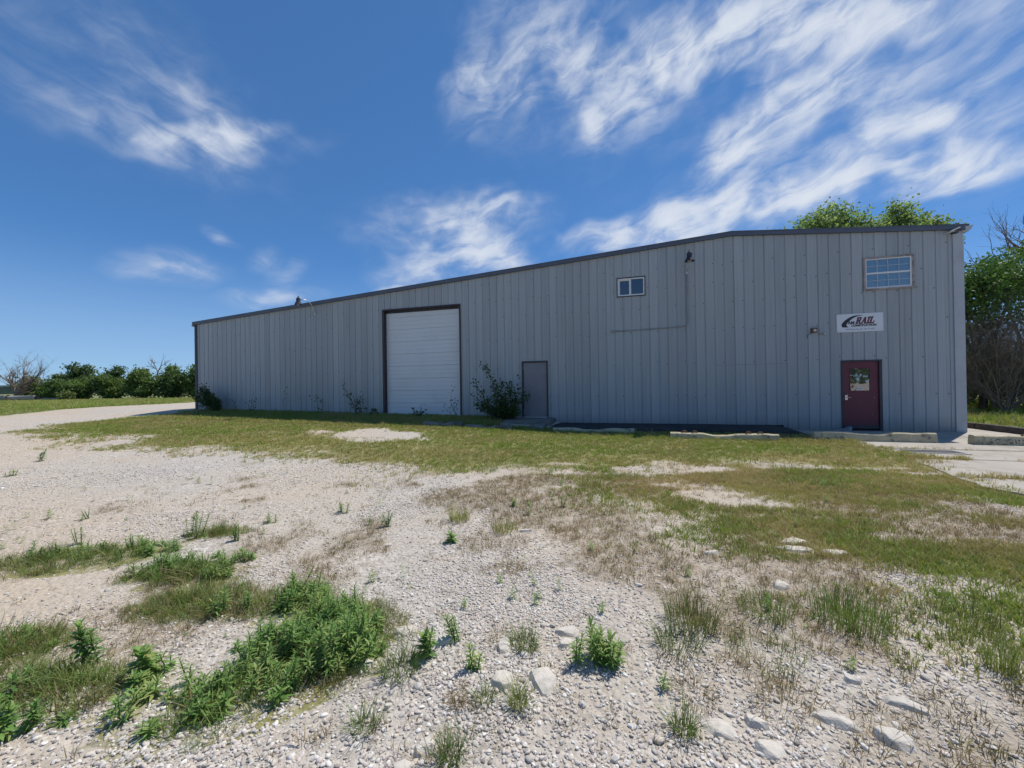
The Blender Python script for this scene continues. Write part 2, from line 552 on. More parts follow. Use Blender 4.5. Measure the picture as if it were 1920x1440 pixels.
def ground_material():
    m, N, L, b = new_mat('gravel_ground')
    tc = nd(N, L, 'ShaderNodeTexCoord')
    P = tc.outputs['Object']
    def noise(s, d=6.0, r=0.6):
        n = nd(N, L, 'ShaderNodeTexNoise', Scale=s, Detail=d, Roughness=r)
        L.new(P, n.inputs['Vector'])
        return n.outputs['Fac']
    # stones seen as specks at several sizes
    v1 = nd(N, L, 'ShaderNodeTexVoronoi', Scale=26.0)
    L.new(P, v1.inputs['Vector'])
    v2 = nd(N, L, 'ShaderNodeTexVoronoi', Scale=62.0)
    L.new(P, v2.inputs['Vector'])
    sp1 = nd(N, L, 'ShaderNodeSeparateColor'); L.new(v1.outputs['Color'], sp1.inputs[0])
    sp2 = nd(N, L, 'ShaderNodeSeparateColor'); L.new(v2.outputs['Color'], sp2.inputs[0])
    stone = ramp(N, L, sp1.outputs[0], [(0.0, (0.28, 0.255, 0.225)), (0.35, (0.43, 0.4, 0.36)), (0.8, (0.53, 0.5, 0.455)), (1.0, (0.64, 0.61, 0.57))])
    grit = ramp(N, L, sp2.outputs[1], [(0.0, (0.31, 0.28, 0.245)), (0.6, (0.46, 0.42, 0.375)), (1.0, (0.58, 0.545, 0.5))])
    g = mixc(N, L, ramp(N, L, noise(2.0), [(0.42, (0.2,) * 3), (0.6, (0.9,) * 3)]), grit, stone)
    dust = ramp(N, L, noise(9.0, 8.0, 0.7), [(0.3, (0.4, 0.36, 0.305)), (0.7, (0.51, 0.465, 0.4))])
    g = mixc(N, L, ramp(N, L, noise(0.55, 7.0, 0.62), [(0.40, (0.0,) * 3), (0.64, (0.9,) * 3)]), g, dust)
    # grey limestone fines against tan dirt, metres wide
    g = mixc(N, L, ramp(N, L, noise(0.17, 5.0), [(0.38, (0.0,) * 3), (0.62, (1.0,) * 3)]), g, mixc(N, L, 1.0, g, (1.06, 0.97, 0.86), 'MULTIPLY'))
    at3 = nd(N, L, 'ShaderNodeAttribute', attribute_name='soil')
    sm = nd(N, L, 'ShaderNodeMath', operation='MULTIPLY')
    L.new(at3.outputs['Fac'], sm.inputs[0])
    L.new(ramp(N, L, noise(6.0, 8.0, 0.7), [(0.35, (0.15,) * 3), (0.62, (0.95,) * 3)]), sm.inputs[1])
    g = mixc(N, L, sm.outputs[0], g, (0.31, 0.25, 0.18))
    at = nd(N, L, 'ShaderNodeAttribute', attribute_name='grassy')
    thatch = ramp(N, L, noise(7.0, 8.0, 0.7), [(0.25, (0.16, 0.135, 0.065)), (0.5, (0.25, 0.24, 0.1)), (0.75, (0.34, 0.295, 0.16))])
    fld = ramp(N, L, noise(1.1, 8.0, 0.68), [(0.3, (0.15, 0.175, 0.065)), (0.7, (0.22, 0.235, 0.105))])
    at2 = nd(N, L, 'ShaderNodeAttribute', attribute_name='field')
    cov = mixc(N, L, at2.outputs['Fac'], thatch, fld)
    ms = nd(N, L, 'ShaderNodeMath', operation='MULTIPLY_ADD')
    L.new(noise(5.0, 8.0, 0.7), ms.inputs[0]); ms.inputs[1].default_value = 1.3
    sb = nd(N, L, 'ShaderNodeMath', operation='ADD')
    L.new(at.outputs['Fac'], sb.inputs[0]); sb.inputs[1].default_value = -0.65
    L.new(sb.outputs[0], ms.inputs[2])
    fac = ramp(N, L, ms.outputs[0], [(0.42, (0,) * 3), (0.62, (1,) * 3)])
    L.new(mixc(N, L, fac, g, cov), b.inputs['Base Color'])
    b.inputs['Roughness'].default_value = 0.9
    b.inputs['Specular IOR Level'].default_value = 0.15
    h = nd(N, L, 'ShaderNodeMath', operation='MULTIPLY_ADD')
    L.new(v1.outputs['Distance'], h.inputs[0]); h.inputs[1].default_value = -1.0
    L.new(noise(40.0, 4.0), h.inputs[2])
    bump(N, L, h.outputs[0], 0.7, 0.02, b)
    return m


def pebble_material():
    m, N, L, b = new_mat('pebble_stone')
    oi = nd(N, L, 'ShaderNodeObjectInfo')
    c = ramp(N, L, oi.outputs['Random'], [(0.0, (0.28, 0.25, 0.225)), (0.1, (0.47, 0.44, 0.4)), (0.4, (0.57, 0.54, 0.495)), (0.6, (0.61, 0.54, 0.45)), (0.75, (0.56, 0.49, 0.45)), (0.9, (0.67, 0.64, 0.59)), (1.0, (0.78, 0.76, 0.71))])
    tc = nd(N, L, 'ShaderNodeTexCoord')
    n = nd(N, L, 'ShaderNodeTexNoise', Scale=2.5, Detail=4.0)
    L.new(tc.outputs['Object'], n.inputs['Vector'])
    c = mixc(N, L, 1.0, c, ramp(N, L, n.outputs['Fac'], [(0.3, (0.82, 0.8, 0.78)), (0.7, (1.08, 1.08, 1.08))]), 'MULTIPLY')
    L.new(c, b.inputs['Base Color'])
    b.inputs['Roughness'].default_value = 0.85
    b.inputs['Specular IOR Level'].default_value = 0.25
    return m


def glass_material(name, tint, refl, see):
    """pane: tinted body, mirror share from coating, part clear"""
    m, N, L, b = new_mat(name)
    b.inputs['Base Color'].default_value = (*tint, 1)
    b.inputs['Roughness'].default_value = 0.25
    gl = nd(N, L, 'ShaderNodeBsdfGlossy', Roughness=0.015)
    gl.inputs['Color'].default_value = (0.95, 0.97, 1.0, 1)
    tr = nd(N, L, 'ShaderNodeBsdfTransparent')
    m1 = nd(N, L, 'ShaderNodeMixShader'); m1.inputs[0].default_value = see
    L.new(b.outputs[0], m1.inputs[1]); L.new(tr.outputs[0], m1.inputs[2])
    lw = nd(N, L, 'ShaderNodeLayerWeight', Blend=0.35)
    mr = nd(N, L, 'ShaderNodeMapRange')
    mr.inputs[3].default_value = refl; mr.inputs[4].default_value = 0.9
    L.new(lw.outputs['Fresnel'], mr.inputs[0])
    m2 = nd(N, L, 'ShaderNodeMixShader')
    L.new(mr.outputs[0], m2.inputs[0])
    L.new(m1.outputs[0], m2.inputs[1]); L.new(gl.outputs[0], m2.inputs[2])
    L.new(m2.outputs[0], N['Material Output'].inputs['Surface'])
    return m


M = {
    'siding': siding_material(),
    'trim': surf('slate_trim_paint', (0.085, 0.1, 0.135), 0.45, 0.12, 1.5),
    'dark_trim': surf('dark_frame_paint', (0.035, 0.035, 0.045), 0.5, 0.2, 3),
    'jamb': surf('door_jamb_paint', (0.04, 0.03, 0.034), 0.55, 0.2, 3),
    'corner': surf('corner_trim_paint', (0.4, 0.43, 0.45), 0.45, 0.08, 1.5, stain=(0.25, 0.2, 0.15), stain_amt=0.3),
    'roof': surf('roof_sheet', (0.4, 0.41, 0.42), 0.4, 0.1, 1.0, metal=0.4),
    'rollup': surf('white_door_paint', (0.62, 0.65, 0.67), 0.45, 0.04, 0.8, stain=(0.5, 0.49, 0.46), stain_amt=0.25, stain_scale=1.0),
    'grey_door': surf('grey_door_paint', (0.2, 0.2, 0.225), 0.45, 0.07, 3, stain=(0.15, 0.14, 0.13), stain_amt=0.4),
    'maroon': surf('maroon_door_paint', (0.125, 0.016, 0.036), 0.45, 0.14, 3, stain=(0.1, 0.035, 0.04), stain_amt=0.5),
    'white_frame': surf('white_vinyl', (0.68, 0.69, 0.69), 0.45, 0.06, 4, stain=(0.4, 0.37, 0.32), stain_amt=0.4),
    'muntin': surf('pale_muntin', (0.42, 0.5, 0.56), 0.5, 0.05, 4),
    'old_frame': surf('weathered_window_trim', (0.3, 0.26, 0.24), 0.75, 0.35, 6, stain=(0.12, 0.085, 0.08), stain_amt=0.8, stain_scale=4),
    'steel': surf('galvanised_steel', (0.5, 0.5, 0.5), 0.4, 0.12, 8, metal=0.7),
    'conduit': surf('painted_conduit', (0.27, 0.29, 0.3), 0.5, 0.1, 6),
    'asphalt': surf('tarred_walk', (0.05, 0.05, 0.05), 0.9, 0.3, 3, spec=0.2, bumps=0.5, bscale=30),
    'lamp': surf('barn_lamp_enamel', (0.04, 0.045, 0.065), 0.75, 0.2, 6, spec=0.2),
    'rust': surf('rusted_steel', (0.16, 0.085, 0.045), 0.85, 0.4, 20, bumps=0.4),
    'concrete': surf('concrete', (0.39, 0.355, 0.305), 0.85, 0.12, 1.4, spec=0.3, bumps=0.35, bscale=70, stain=(0.25, 0.215, 0.17), stain_amt=0.75, stain_scale=1.6),
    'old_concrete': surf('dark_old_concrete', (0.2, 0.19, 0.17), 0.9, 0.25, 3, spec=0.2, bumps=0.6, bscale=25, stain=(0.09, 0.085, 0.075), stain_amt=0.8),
    'stop': surf('cream_stop_paint', (0.5, 0.43, 0.28), 0.8, 0.14, 4, spec=0.25, bumps=0.5, bscale=40, stain=(0.13, 0.115, 0.095), stain_amt=0.95, stain_scale=5.0),
    'stencil': surf('stencil_paint', (0.07, 0.065, 0.06), 0.8, 0.4, 12),
    'timber': surf('tarred_timber', (0.07, 0.06, 0.055), 0.9, 0.35, 5, spec=0.2, bumps=0.6, bscale=20),
    'grate': surf('cast_iron', (0.1, 0.1, 0.105), 0.6, 0.2, 9, metal=0.5),
    'bark': surf('bark', (0.13, 0.105, 0.085), 0.9, 0.3, 6, spec=0.2, bumps=0.6, bscale=20),
    'twig': surf('bare_twig', (0.24, 0.19, 0.15), 0.9, 0.3, 5, spec=0.2),
    'rock': surf('limestone', (0.56, 0.515, 0.445), 0.85, 0.2, 12, spec=0.3, bumps=0.7, bscale=14, stain=(0.42, 0.36, 0.27), stain_amt=0.6, stain_scale=5),
    'ground': ground_material(),
    'pebble': pebble_material(),
    'glass_dark': glass_material('dark_pane', (0.016, 0.02, 0.028), 0.07, 0.15),
    'glass_door': glass_material('mirrored_pane', (0.02, 0.024, 0.02), 0.2, 0.1),
    'glass_clear': glass_material('clear_pane', (0.1, 0.2, 0.28), 0.12, 0.6),
    'blind': surf('blue_curtain', (0.32, 0.52, 0.64), 0.8, 0.03, 1),
    'sign': surf('sign_white', (0.66, 0.68, 0.7), 0.4, 0.03, 2),
    'ink': surf('sign_black', (0.018, 0.018, 0.025), 0.5, 0.05, 2),
    'ink_red': surf('sign_maroon', (0.2, 0.035, 0.06), 0.5, 0.05, 2),
    'ink_blue': surf('sign_slate_blue', (0.1, 0.13, 0.19), 0.5, 0.05, 2),
    'chrome': surf('worn_chrome', (0.62, 0.62, 0.6), 0.3, 0.1, 9, metal=0.9),
    'fixture_white': surf('white_fixture', (0.68, 0.66, 0.62), 0.5, 0.06, 6),
    'pipe_concrete': surf('pipe_concrete', (0.36, 0.33, 0.29), 0.85, 0.15, 1.2, spec=0.2),
    'hill': surf('far_woods', (0.07, 0.1, 0.085), 0.95, 0.3, 0.06, spec=0.1),
    'lawn': grass_material('lawn_blades', [(0.17, 0.255, 0.04), (0.235, 0.315, 0.06), (0.3, 0.345, 0.09)], (0.38, 0.31, 0.15), 0.42, 0.56, 0.8),
    'lawn_dry': grass_material('dry_lawn_blades', [(0.29, 0.31, 0.075), (0.38, 0.36, 0.11), (0.43, 0.36, 0.16)], (0.46, 0.35, 0.19), 0.7, 0.45, 0.75),
    'straw': grass_material('straw_blades', [(0.27, 0.2, 0.11), (0.36, 0.28, 0.16), (0.2, 0.14, 0.08)], (0.14, 0.13, 0.05), 0.9, 0.6, 0.85),
    'tall': grass_material('tall_grass_blades', [(0.12, 0.195, 0.05), (0.18, 0.26, 0.065), (0.27, 0.31, 0.09)], (0.19, 0.16, 0.065), 1.2, 0.62, 0.9),
    'weed': leaf_material('weed_leaf', [(0.095, 0.19, 0.045), (0.155, 0.28, 0.07), (0.24, 0.37, 0.11), (0.34, 0.38, 0.14)], 0.36, 3.0),
    'weed_stem': surf('weed_stem', (0.11, 0.15, 0.05), 0.7, 0.2, 9),
    'tree_a': leaf_material('oak_leaf', [(0.055, 0.1, 0.035), (0.085, 0.14, 0.045), (0.13, 0.185, 0.06)], 0.25, 0.5),
    'tree_b': leaf_material('hackberry_leaf', [(0.08, 0.135, 0.04), (0.12, 0.19, 0.055), (0.18, 0.245, 0.08)], 0.4, 0.6),
    'tree_d': leaf_material('cottonwood_leaf', [(0.13, 0.2, 0.09), (0.2, 0.28, 0.12), (0.28, 0.35, 0.16)], 0.48, 0.5),
    'tree_c': leaf_material('elm_leaf', [(0.1, 0.135, 0.05), (0.15, 0.19, 0.07), (0.23, 0.25, 0.11)], 0.4, 0.6),
    'vine': leaf_material('vine_leaf', [(0.045, 0.1, 0.022), (0.08, 0.155, 0.034), (0.13, 0.215, 0.055)], 0.3, 0.9),
    'sapling': leaf_material('sapling_leaf', [(0.03, 0.06, 0.018), (0.05, 0.09, 0.025), (0.07, 0.12, 0.035)], 0.25, 1.5),
}

# ------------------------------------------------------------------ ground
_S = np.array([-60, -10, 0, 3, 13, 16, 18.6, 19.3, 22, 31, 60], float)
_T = np.array([-60, -8, 0, 2, 7, 13, 40], float)
_Z = np.array([[.85, .8, .7, .7, .5, .4, .3, .2, .1, .05, .1],
               [.75, .68, .64, .62, .43, .40, .28, .03, .03, 0, 0],
               [.7, .65, .62, .61, .43, .40, .28, .03, .02, 0, 0],
               [.6, .5, .45, .44, .23, .2, .1, .06, .02, 0, 0],
               [.5, .38, .3, .27, .08, .04, 0, 0, 0, 0, 0],
               [.4, .25, .18, .12, .0, 0, 0, 0, 0, 0, 0],
               [.1, 0, 0, 0, 0, 0, 0, 0, 0, 0, 0]])


def gz(x, y):
    """height of the ground at a place"""
    x = np.asarray(x, float); y = np.asarray(y, float)
    s, t = xy2st(x, y)
    sc_ = np.clip(s, _S[0], _S[-1]); tc_ = np.clip(t, _T[0], _T[-1])
    i = np.clip(np.searchsorted(_S, sc_) - 1, 0, len(_S) - 2)
    j = np.clip(np.searchsorted(_T, tc_) - 1, 0, len(_T) - 2)
    fs = (sc_ - _S[i]) / (_S[i + 1] - _S[i]); ft = (tc_ - _T[j]) / (_T[j + 1] - _T[j])
    z = (_Z[j, i] * (1 - fs) + _Z[j, i + 1] * fs) * (1 - ft) + (_Z[j + 1, i] * (1 - fs) + _Z[j + 1, i + 1] * fs) * ft
    z = z + 0.16 * sstep(32.0, 32.25, s) * (1 - sstep(1.5, 2.0, t))            # bank behind the kerb
    open_ = sstep(1.0, 4.0, t) + sstep(0.5, 3.0, -s)
    z = z + np.clip(open_, 0, 1) * ((fbm(x * 0.5, y * 0.5, 3, 3) - 0.5) * 0.07 + (fbm(x * 2.1, y * 2.1, 9, 3) - 0.5) * 0.02) * (1 - sstep(26.0, 27.0, s) * (1 - sstep(7.5, 9, t)))
    return z


EDGE_S = np.array([-1.5, 1, 6.3, 10, 13.7, 15, 17.5, 20.2, 22, 23, 24.5, 26.2, 27.2])
EDGE_T = np.array([4.0, 6.2, 7.2, 7.4, 7.3, 7.6, 8.0, 7.4, 6.6, 7.4, 8.6, 8.8, 8.6])
PATCHES = [(-4.2, 3.75, 1.0, .42, 0.25), (-2.85, 3.45, .6, .3, 0.1), (-2.35, 3.0, .6, .3, 0.1), (-1.2, 2.55, .5, .6, 0.6), (-1.5, 2.0, .62, .3, 0.3),
           (-2.5, 2.1, .8, .3, -0.1), (-3.2, 2.5, .5, .28, 0.0), (-3.3, 4.4, .45, .2, 0.2), (-1.75, 3.0, .4, .3, 0.4)]


def green_patch(x, y):
    g = 0
    for (px, py, ra, rb, th) in PATCHES:
        c, s_ = math.cos(th), math.sin(th)
        u = ((x - px) * c + (y - py) * s_) / ra
        v = (-(x - px) * s_ + (y - py) * c) / rb
        g = np.maximum(g, 1 - np.sqrt(u * u + v * v))
    return np.clip(g, 0, 1)


def lawn(x, y):
    """0..1 cover of mown lawn"""
    s, t = xy2st(x, y)
    te = np.interp(s, EDGE_S, EDGE_T)
    n = fbm(x * 0.9, y * 0.9, 21, 4) - 0.5
    n2 = fbm(x * 0.35, y * 0.35, 5, 3) - 0.5
    d = sstep(-1.3, 1.3, te - t + n * 3.2)
    left = sstep(-0.3, 0.7, s - (0.3 - 0.2 * t) + n * 1.5) * (t > -0.2) + 0
    d = d * np.where(t < 7, left, 1)
    # bare patches
    for (ps, pt, ra, rb) in ((13.6, 4.35, 2.5, 1.15),):
        q = np.sqrt(((s - ps) / ra) ** 2 + ((t - pt) / rb) ** 2)
        d = d * sstep(0.62, 1.2, q + n * 1.5)
    for (px, py, ra, rb) in ((4.1, 7.25, 1.0, .5), (2.2, 7.5, .5, .2), (1.0, 7.9, .6, .15)):
        q = np.sqrt(((x - px) / ra) ** 2 + ((y - py) / rb) ** 2)
        d = d * sstep(0.6, 1.25, q + n * 1.3)
    # apron of concrete on the right stays clear
    edge = np.interp(t, [0, 3.2, 4.5, 6.7, 7.6, 8.3, 9.5], [26.0, 26.85, 27.0, 26.35, 26.2, 27.0, 29.5])
    d = d * (1 - sstep(-0.1, 0.45, s - edge + n * 0.9))
    d = d * (1 - .75 * sstep(18.5, 22.5, s) * sstep(4.8, 6.8, t) * sstep(.02, -.14, n + .5 * n2))
    d = np.where((t < 0.05) & (s > -0.1), 0, d)
    # raised walk and stoop
    d = np.where((s > 16.9) & (s < 26.6) & (t < 1.65), 0, d)
    return np.clip(d, 0, 1)


def rough_right(x, y):
    """patchy olive and brown grass spreading from the lawn into the gravel on the right"""
    s, t = xy2st(x, y)
    a = sstep(-1.2, 1.6, (x - 1.2) - 0.42 * np.maximum(0, 6.4 - y) * 0.75) * (1 - sstep(7.0, 8.0, y))
    a = a * sstep(1.2, 2.6, y)
    n = fbm(x * 0.75 + y * 0.5, y * 1.5, 33, 4)
    return np.clip(a * sstep(0.42, 0.66, n + 0.07 * sstep(1.5, 3.5, x) + 0.05 * sstep(4.5, 6.5, y)), 0, 1) * (1 - sstep(26.2, 26.7, s) * (t < 8.2))


def litter(x, y):
    """0..1: soil with dead grass showing through the gravel"""
    n = fbm(x * 1.1, y * 1.1, 81, 4) + .5 * (fbm(x * 2.3, y * 2.3, 83, 3) - .5)
    a = n + .1 * sstep(-2.2, 1.6, x) * sstep(2.2, 3.2, y) + .15 * sstep(.4, 1.5, x) * sstep(4.6, 3.4, y) - .1 * sstep(-1, -3, x) * (y > 4.5)
    a = a - .07 * sstep(-.2, -1.8, x) - .12 * sstep(.6, -.2, x) * sstep(3.0, 2.2, y)
    return sstep(.48, .74, a)


def field(x, y):
    s, t = xy2st(x, y)
    n = fbm(x * 0.4, y * 0.4, 40, 3) - 0.5
    a = sstep(-0.6, 0.6, (-9.4 - 0.2 * (3.2 - t)) - s + n * 2)
    b = sstep(32.2, 32.5, s) * (t < 1.5)
    c = sstep(-30, -34, t)
    return np.clip(np.maximum(np.maximum(a * (t < 9), b), c), 0, 1)


def axis(segs):
    out = [segs[0][0]]
    for a, b, h in segs:
        n = max(1, int(round((b - a) / h)))
        out += list(a + (b - a) * (np.arange(n) + 1) / n)
    return np.array(out)


def build_ground():
    xs = axis([(-2500, -600, 400), (-600, -120, 60), (-120, -40, 5), (-40, -16, .6), (-16, 16, .13), (16, 40, .6), (40, 120, 5), (120, 600, 60), (600, 2500, 400)])
    ys = axis([(-600, -60, 60), (-60, -4, 4), (-4, .6, .5), (.6, 12, .1), (12, 22, .25), (22, 60, 1.0), (60, 160, 10), (160, 600, 60), (600, 3500, 500)])
    X, Y = np.meshgrid(xs, ys)
    Z = gz(X, Y)
    near = (1 - sstep(8, 14, np.hypot(X, Y)))
    Z = Z + near * (fbm(X * 4, Y * 4, 77, 3) - 0.5) * 0.012
    nx, ny = len(xs), len(ys)
    idx = np.arange(nx * ny).reshape(ny, nx)
    F = np.stack([idx[:-1, :-1], idx[:-1, 1:], idx[1:, 1:], idx[1:, :-1]], -1).reshape(-1, 4)
    V = np.stack([X, Y, Z], -1).reshape(-1, 3)
    o = np_obj('ground', V, F, M['ground'], smooth=True)
    xf, yf = V[:, 0], V[:, 1]
    gr = np.maximum(np.maximum(lawn(xf, yf), 0.68 * rough_right(xf, yf)), np.maximum(0.55 * (green_patch(xf, yf) > 0.05), field(xf, yf)))
    a = o.data.attributes.new('grassy', 'FLOAT', 'POINT')
    a.data.foreach_set('value', gr.astype(np.float32))
    a = o.data.attributes.new('field', 'FLOAT', 'POINT')
    a.data.foreach_set('value', field(xf, yf).astype(np.float32))
    a = o.data.attributes.new('soil', 'FLOAT', 'POINT')
    a.data.foreach_set('value', (litter(xf, yf) * (np.abs(xf) < 9) * (yf < 8.5) * (yf > 0)).astype(np.float32))
    tag(o, 'pale crushed gravel yard with worn grassy ground', kind='structure')


build_ground()


def strip_far():
    """low wooded rise along the horizon"""
    mb = MB()
    az = np.radians(np.linspace(-78, 78, 160))
    h = 6.5 + 5.5 * fbm(np.arange(160) * 0.23, np.zeros(160), 3, 4) + 1.2 * rng.random(160)
    for i in range(159):
        r0, r1 = 640, 700
        a, b = az[i], az[i + 1]
        mb.poly([(r0 * math.sin(a), r0 * math.cos(a), 0), (r0 * math.sin(b), r0 * math.cos(b), 0), (r0 * math.sin(b), r0 * math.cos(b), h[i + 1] * .8), (r0 * math.sin(a), r0 * math.cos(a), h[i] * .8)])
        mb.poly([(r0 * math.sin(a), r0 * math.cos(a), h[i] * .8), (r0 * math.sin(b), r0 * math.cos(b), h[i + 1] * .8), (r1 * math.sin(b), r1 * math.cos(b), h[i + 1]), (r1 * math.sin(a), r1 * math.cos(a), h[i])])
    o = mb.build('hills', M['hill'])
    tag(o, 'low wooded rise along the far horizon', kind='structure')


strip_far()

# ------------------------------------------------------------------ concrete apron
def build_apron():
    ap = empty('pavement', (*W0, 0), WROT)
    tag(ap, 'pale concrete apron of slabs with weedy joints right of the building door', kind='structure')
    rows = [(0.0, 3.72), (3.79, 5.08), (5.15, 6.85), (6.92, 8.5)]
    k = 0
    for r, (t0, t1) in enumerate(rows):
        cuts = [25.9, 30.6, 35.2, 40] if r % 2 == 0 else [26.0, 31.9, 40]
        if r == 0:
            cuts = [26.62, 30.2, 35.2, 40]
        for a, b in zip(cuts[:-1], cuts[1:]):
            mb = MB()
            dz = [rng.uniform(-.006, .006) for _ in range(4)]
            x0, x1, y0, y1 = a + .012, b - .012, -t1, -t0
            if r == 0: y1 = 0.0
            pts = [(x1, y1), (x0, y1)]
            if a < 27:      # the lawn has crept over the ragged left edge
                pts = [(x1, y1)]
                for q in np.linspace(y1, y0, 9):
                    e_ = float(np.interp(-q, [0, 3.2, 4.5, 6.7, 7.6, 8.6], [26.68, 26.8, 26.95, 26.45, 26.3, 26.9]))
                    pts.append((max(x0, e_ + .25 * (float(fbm(q * 3, 0.5, 44, 3)) - .5)), q))
                pts += [(x1, y0)]
            else:
                pts += [(x0, y0), (x1, y0)]
            mb.prism([(p[0], p[1], -.1) for p in pts[::-1]], (0, 0, .122 + dz[0]))
            o = mb.build('slab', M['concrete'], ap, bevel=0.008)
            k += 1
    # strip of paving between the building and the kerb
    for a, b in ((-4.4, -0.02), (-9.2, -4.45), (-14, -9.25)):
        mb = MB()
        mb.box(31.05, 31.9, -b, -a, -.1, .018)
        mb.build('slab', M['concrete'], ap, bevel=0.008)


build_apron()

# ------------------------------------------------------------------ the building
BL = empty('metal_building', (*W0, 0), WROT)
tag(BL, 'long grey ribbed metal warehouse with a low gabled roofline', 'building')
LEN, DEEP = 31.0, 18.0


def rake(s):
    return 5.11 + (6.72 - 5.11) * s / 24.83 if s < 24.83 else 6.72 - (6.72 - 6.155) * (s - 24.83) / (31.0 - 24.83)


OPEN = [(11.13, 14.78, -1, 4.98), (17.40, 18.40, -1, 2.53), (27.93, 28.97, -1, 2.23), (21.07, 22.01, 4.83, 5.47), (28.61, 29.79, 4.5, 5.41)]


def build_siding():
    n = 102
    p = LEN / n
    for i in range(n):
        x0 = i * p
        prof = [(x0, 0.0), (x0 + p - .046, 0.0), (x0 + p - .034, .02), (x0 + p - .014, .02), (x0 + p, 0.0)]
        # faint stiffening beads in the flat of the sheet
        prof = [prof[0], (x0 + .088, 0.0), (x0 + .094, .004), (x0 + .106, .004), (x0 + .112, 0.0), (x0 + .165, 0.0), (x0 + .171, .004), (x0 + .183, .004), (x0 + .189, 0.0)] + prof[1:]
        cuts = sorted({c for o in OPEN for c in o[:2] if x0 + 1e-4 < c < x0 + p - 1e-4})
        pts = []
        for a, b in zip(prof[:-1], prof[1:]):
            pts.append(a)
            for c in cuts:
                if a[0] < c < b[0]:
                    f = (c - a[0]) / (b[0] - a[0])
                    pts.append((c, a[1] + f * (b[1] - a[1])))
        pts.append(prof[-1])
        mb = MB()
        for a, b in zip(pts[:-1], pts[1:]):
            mid = (a[0] + b[0]) / 2
            zb = -0.03 if mid > 26.3 else (0.17 if mid > 18.6 else 0.3 - 0.0 * mid)
            if mid < 11: zb = 0.35
            iv = [(zb, None)]
            for o in OPEN:
                if o[0] <= mid <= o[1]:
                    new = []
                    for (q0, q1) in iv:
                        top = 99 if q1 is None else q1
                        if o[2] > q0: new.append((q0, o[2]))
                        if o[3] < top: new.append((o[3], q1))
                    iv = new
            for (q0, q1) in iv:
                za = rake(a[0]) - .08 if q1 is None else q1
                zc = rake(b[0]) - .08 if q1 is None else q1
                mb.poly([(a[0], a[1], q0), (b[0], b[1], q0), (b[0], b[1], zc), (a[0], a[1], za)])
        if mb.v:
            mb.build('siding_panel', M['siding'], BL)
    # horizontal lap seam half way up a replaced group of sheets
    mb = MB()
    mb.box(24.30, 26.45, -.006, .002, 2.195, 2.215)
    mb.build('lap_seam', M['conduit'], BL)
    # screw heads in rows along the girts
    mb = MB()
    for i in range(n):
        for k, g in enumerate((1.15, 2.35, 3.45, 4.35, 5.05, 5.7)):
            if (i + k) % 3 != 0 and rng.random() < 0.8: continue
            x = (i + 1) * p - .065
            z = g + .05 * math.sin(i * 2.1)
            if z > rake(x) - .35 or any(o[0] - .05 < x < o[1] + .05 and o[2] - .1 < z < o[3] + .1 for o in OPEN): continue
            mb.lathe((x, -.004, z), [(.017, -.004), (.017, .003)], 6, 'Y')
    o = mb.build('screw', M['dark_trim'], BL)
    tag(o, kind='stuff')
    # the other walls, seen only from the side
    for nm, pts in (('side_wall', [(0, .02, .0), (0, DEEP, .0), (0, DEEP, rake(0) - .1), (0, .02, rake(0) - .1)]),
                    ('side_wall', [(LEN, DEEP, -.03), (LEN, .02, -.03), (LEN, .02, rake(31) - .1), (LEN, DEEP, rake(31) - .1)])):
        mb = MB()
        nrib = int(DEEP / .3048)
        for k in range(nrib):
            y0 = .02 + k * (DEEP - .02) / nrib
            y1 = .02 + (k + 1) * (DEEP - .02) / nrib
            x = pts[0][0]
            sgn = 1 if x < 1 else -1
            zt = pts[2][2]
            for (ya, xa), (yb, xb) in (((y0, 0), (y1 - .05, 0)), ((y1 - .05, 0), (y1 - .04, .034)), ((y1 - .04, .034), (y1 - .012, .034)), ((y1 - .012, .034), (y1, 0))):
                mb.poly([(x + sgn * xa, ya, -.03), (x + sgn * xb, yb, -.03), (x + sgn * xb, yb, zt), (x + sgn * xa, ya, zt)])
        mb.build(nm, M['siding'], BL)
    mb = MB()
    mb.poly([(0, DEEP, 0), (LEN, DEEP, 0), (LEN, DEEP, rake(31) - .1), (24.83, DEEP, 6.6), (0, DEEP, rake(0) - .1)])
    mb.build('back_wall', M['siding'], BL)
    # inner lining so that nothing shines through
    mb = MB()
    mb.poly([(.05, .35, 0), (30.9, .35, 0), (30.9, .35, 5.9), (24.8, .35, 6.4), (.05, .35, 4.8)])
    mb.build('inner_lining', M['dark_trim'], BL)


build_siding()


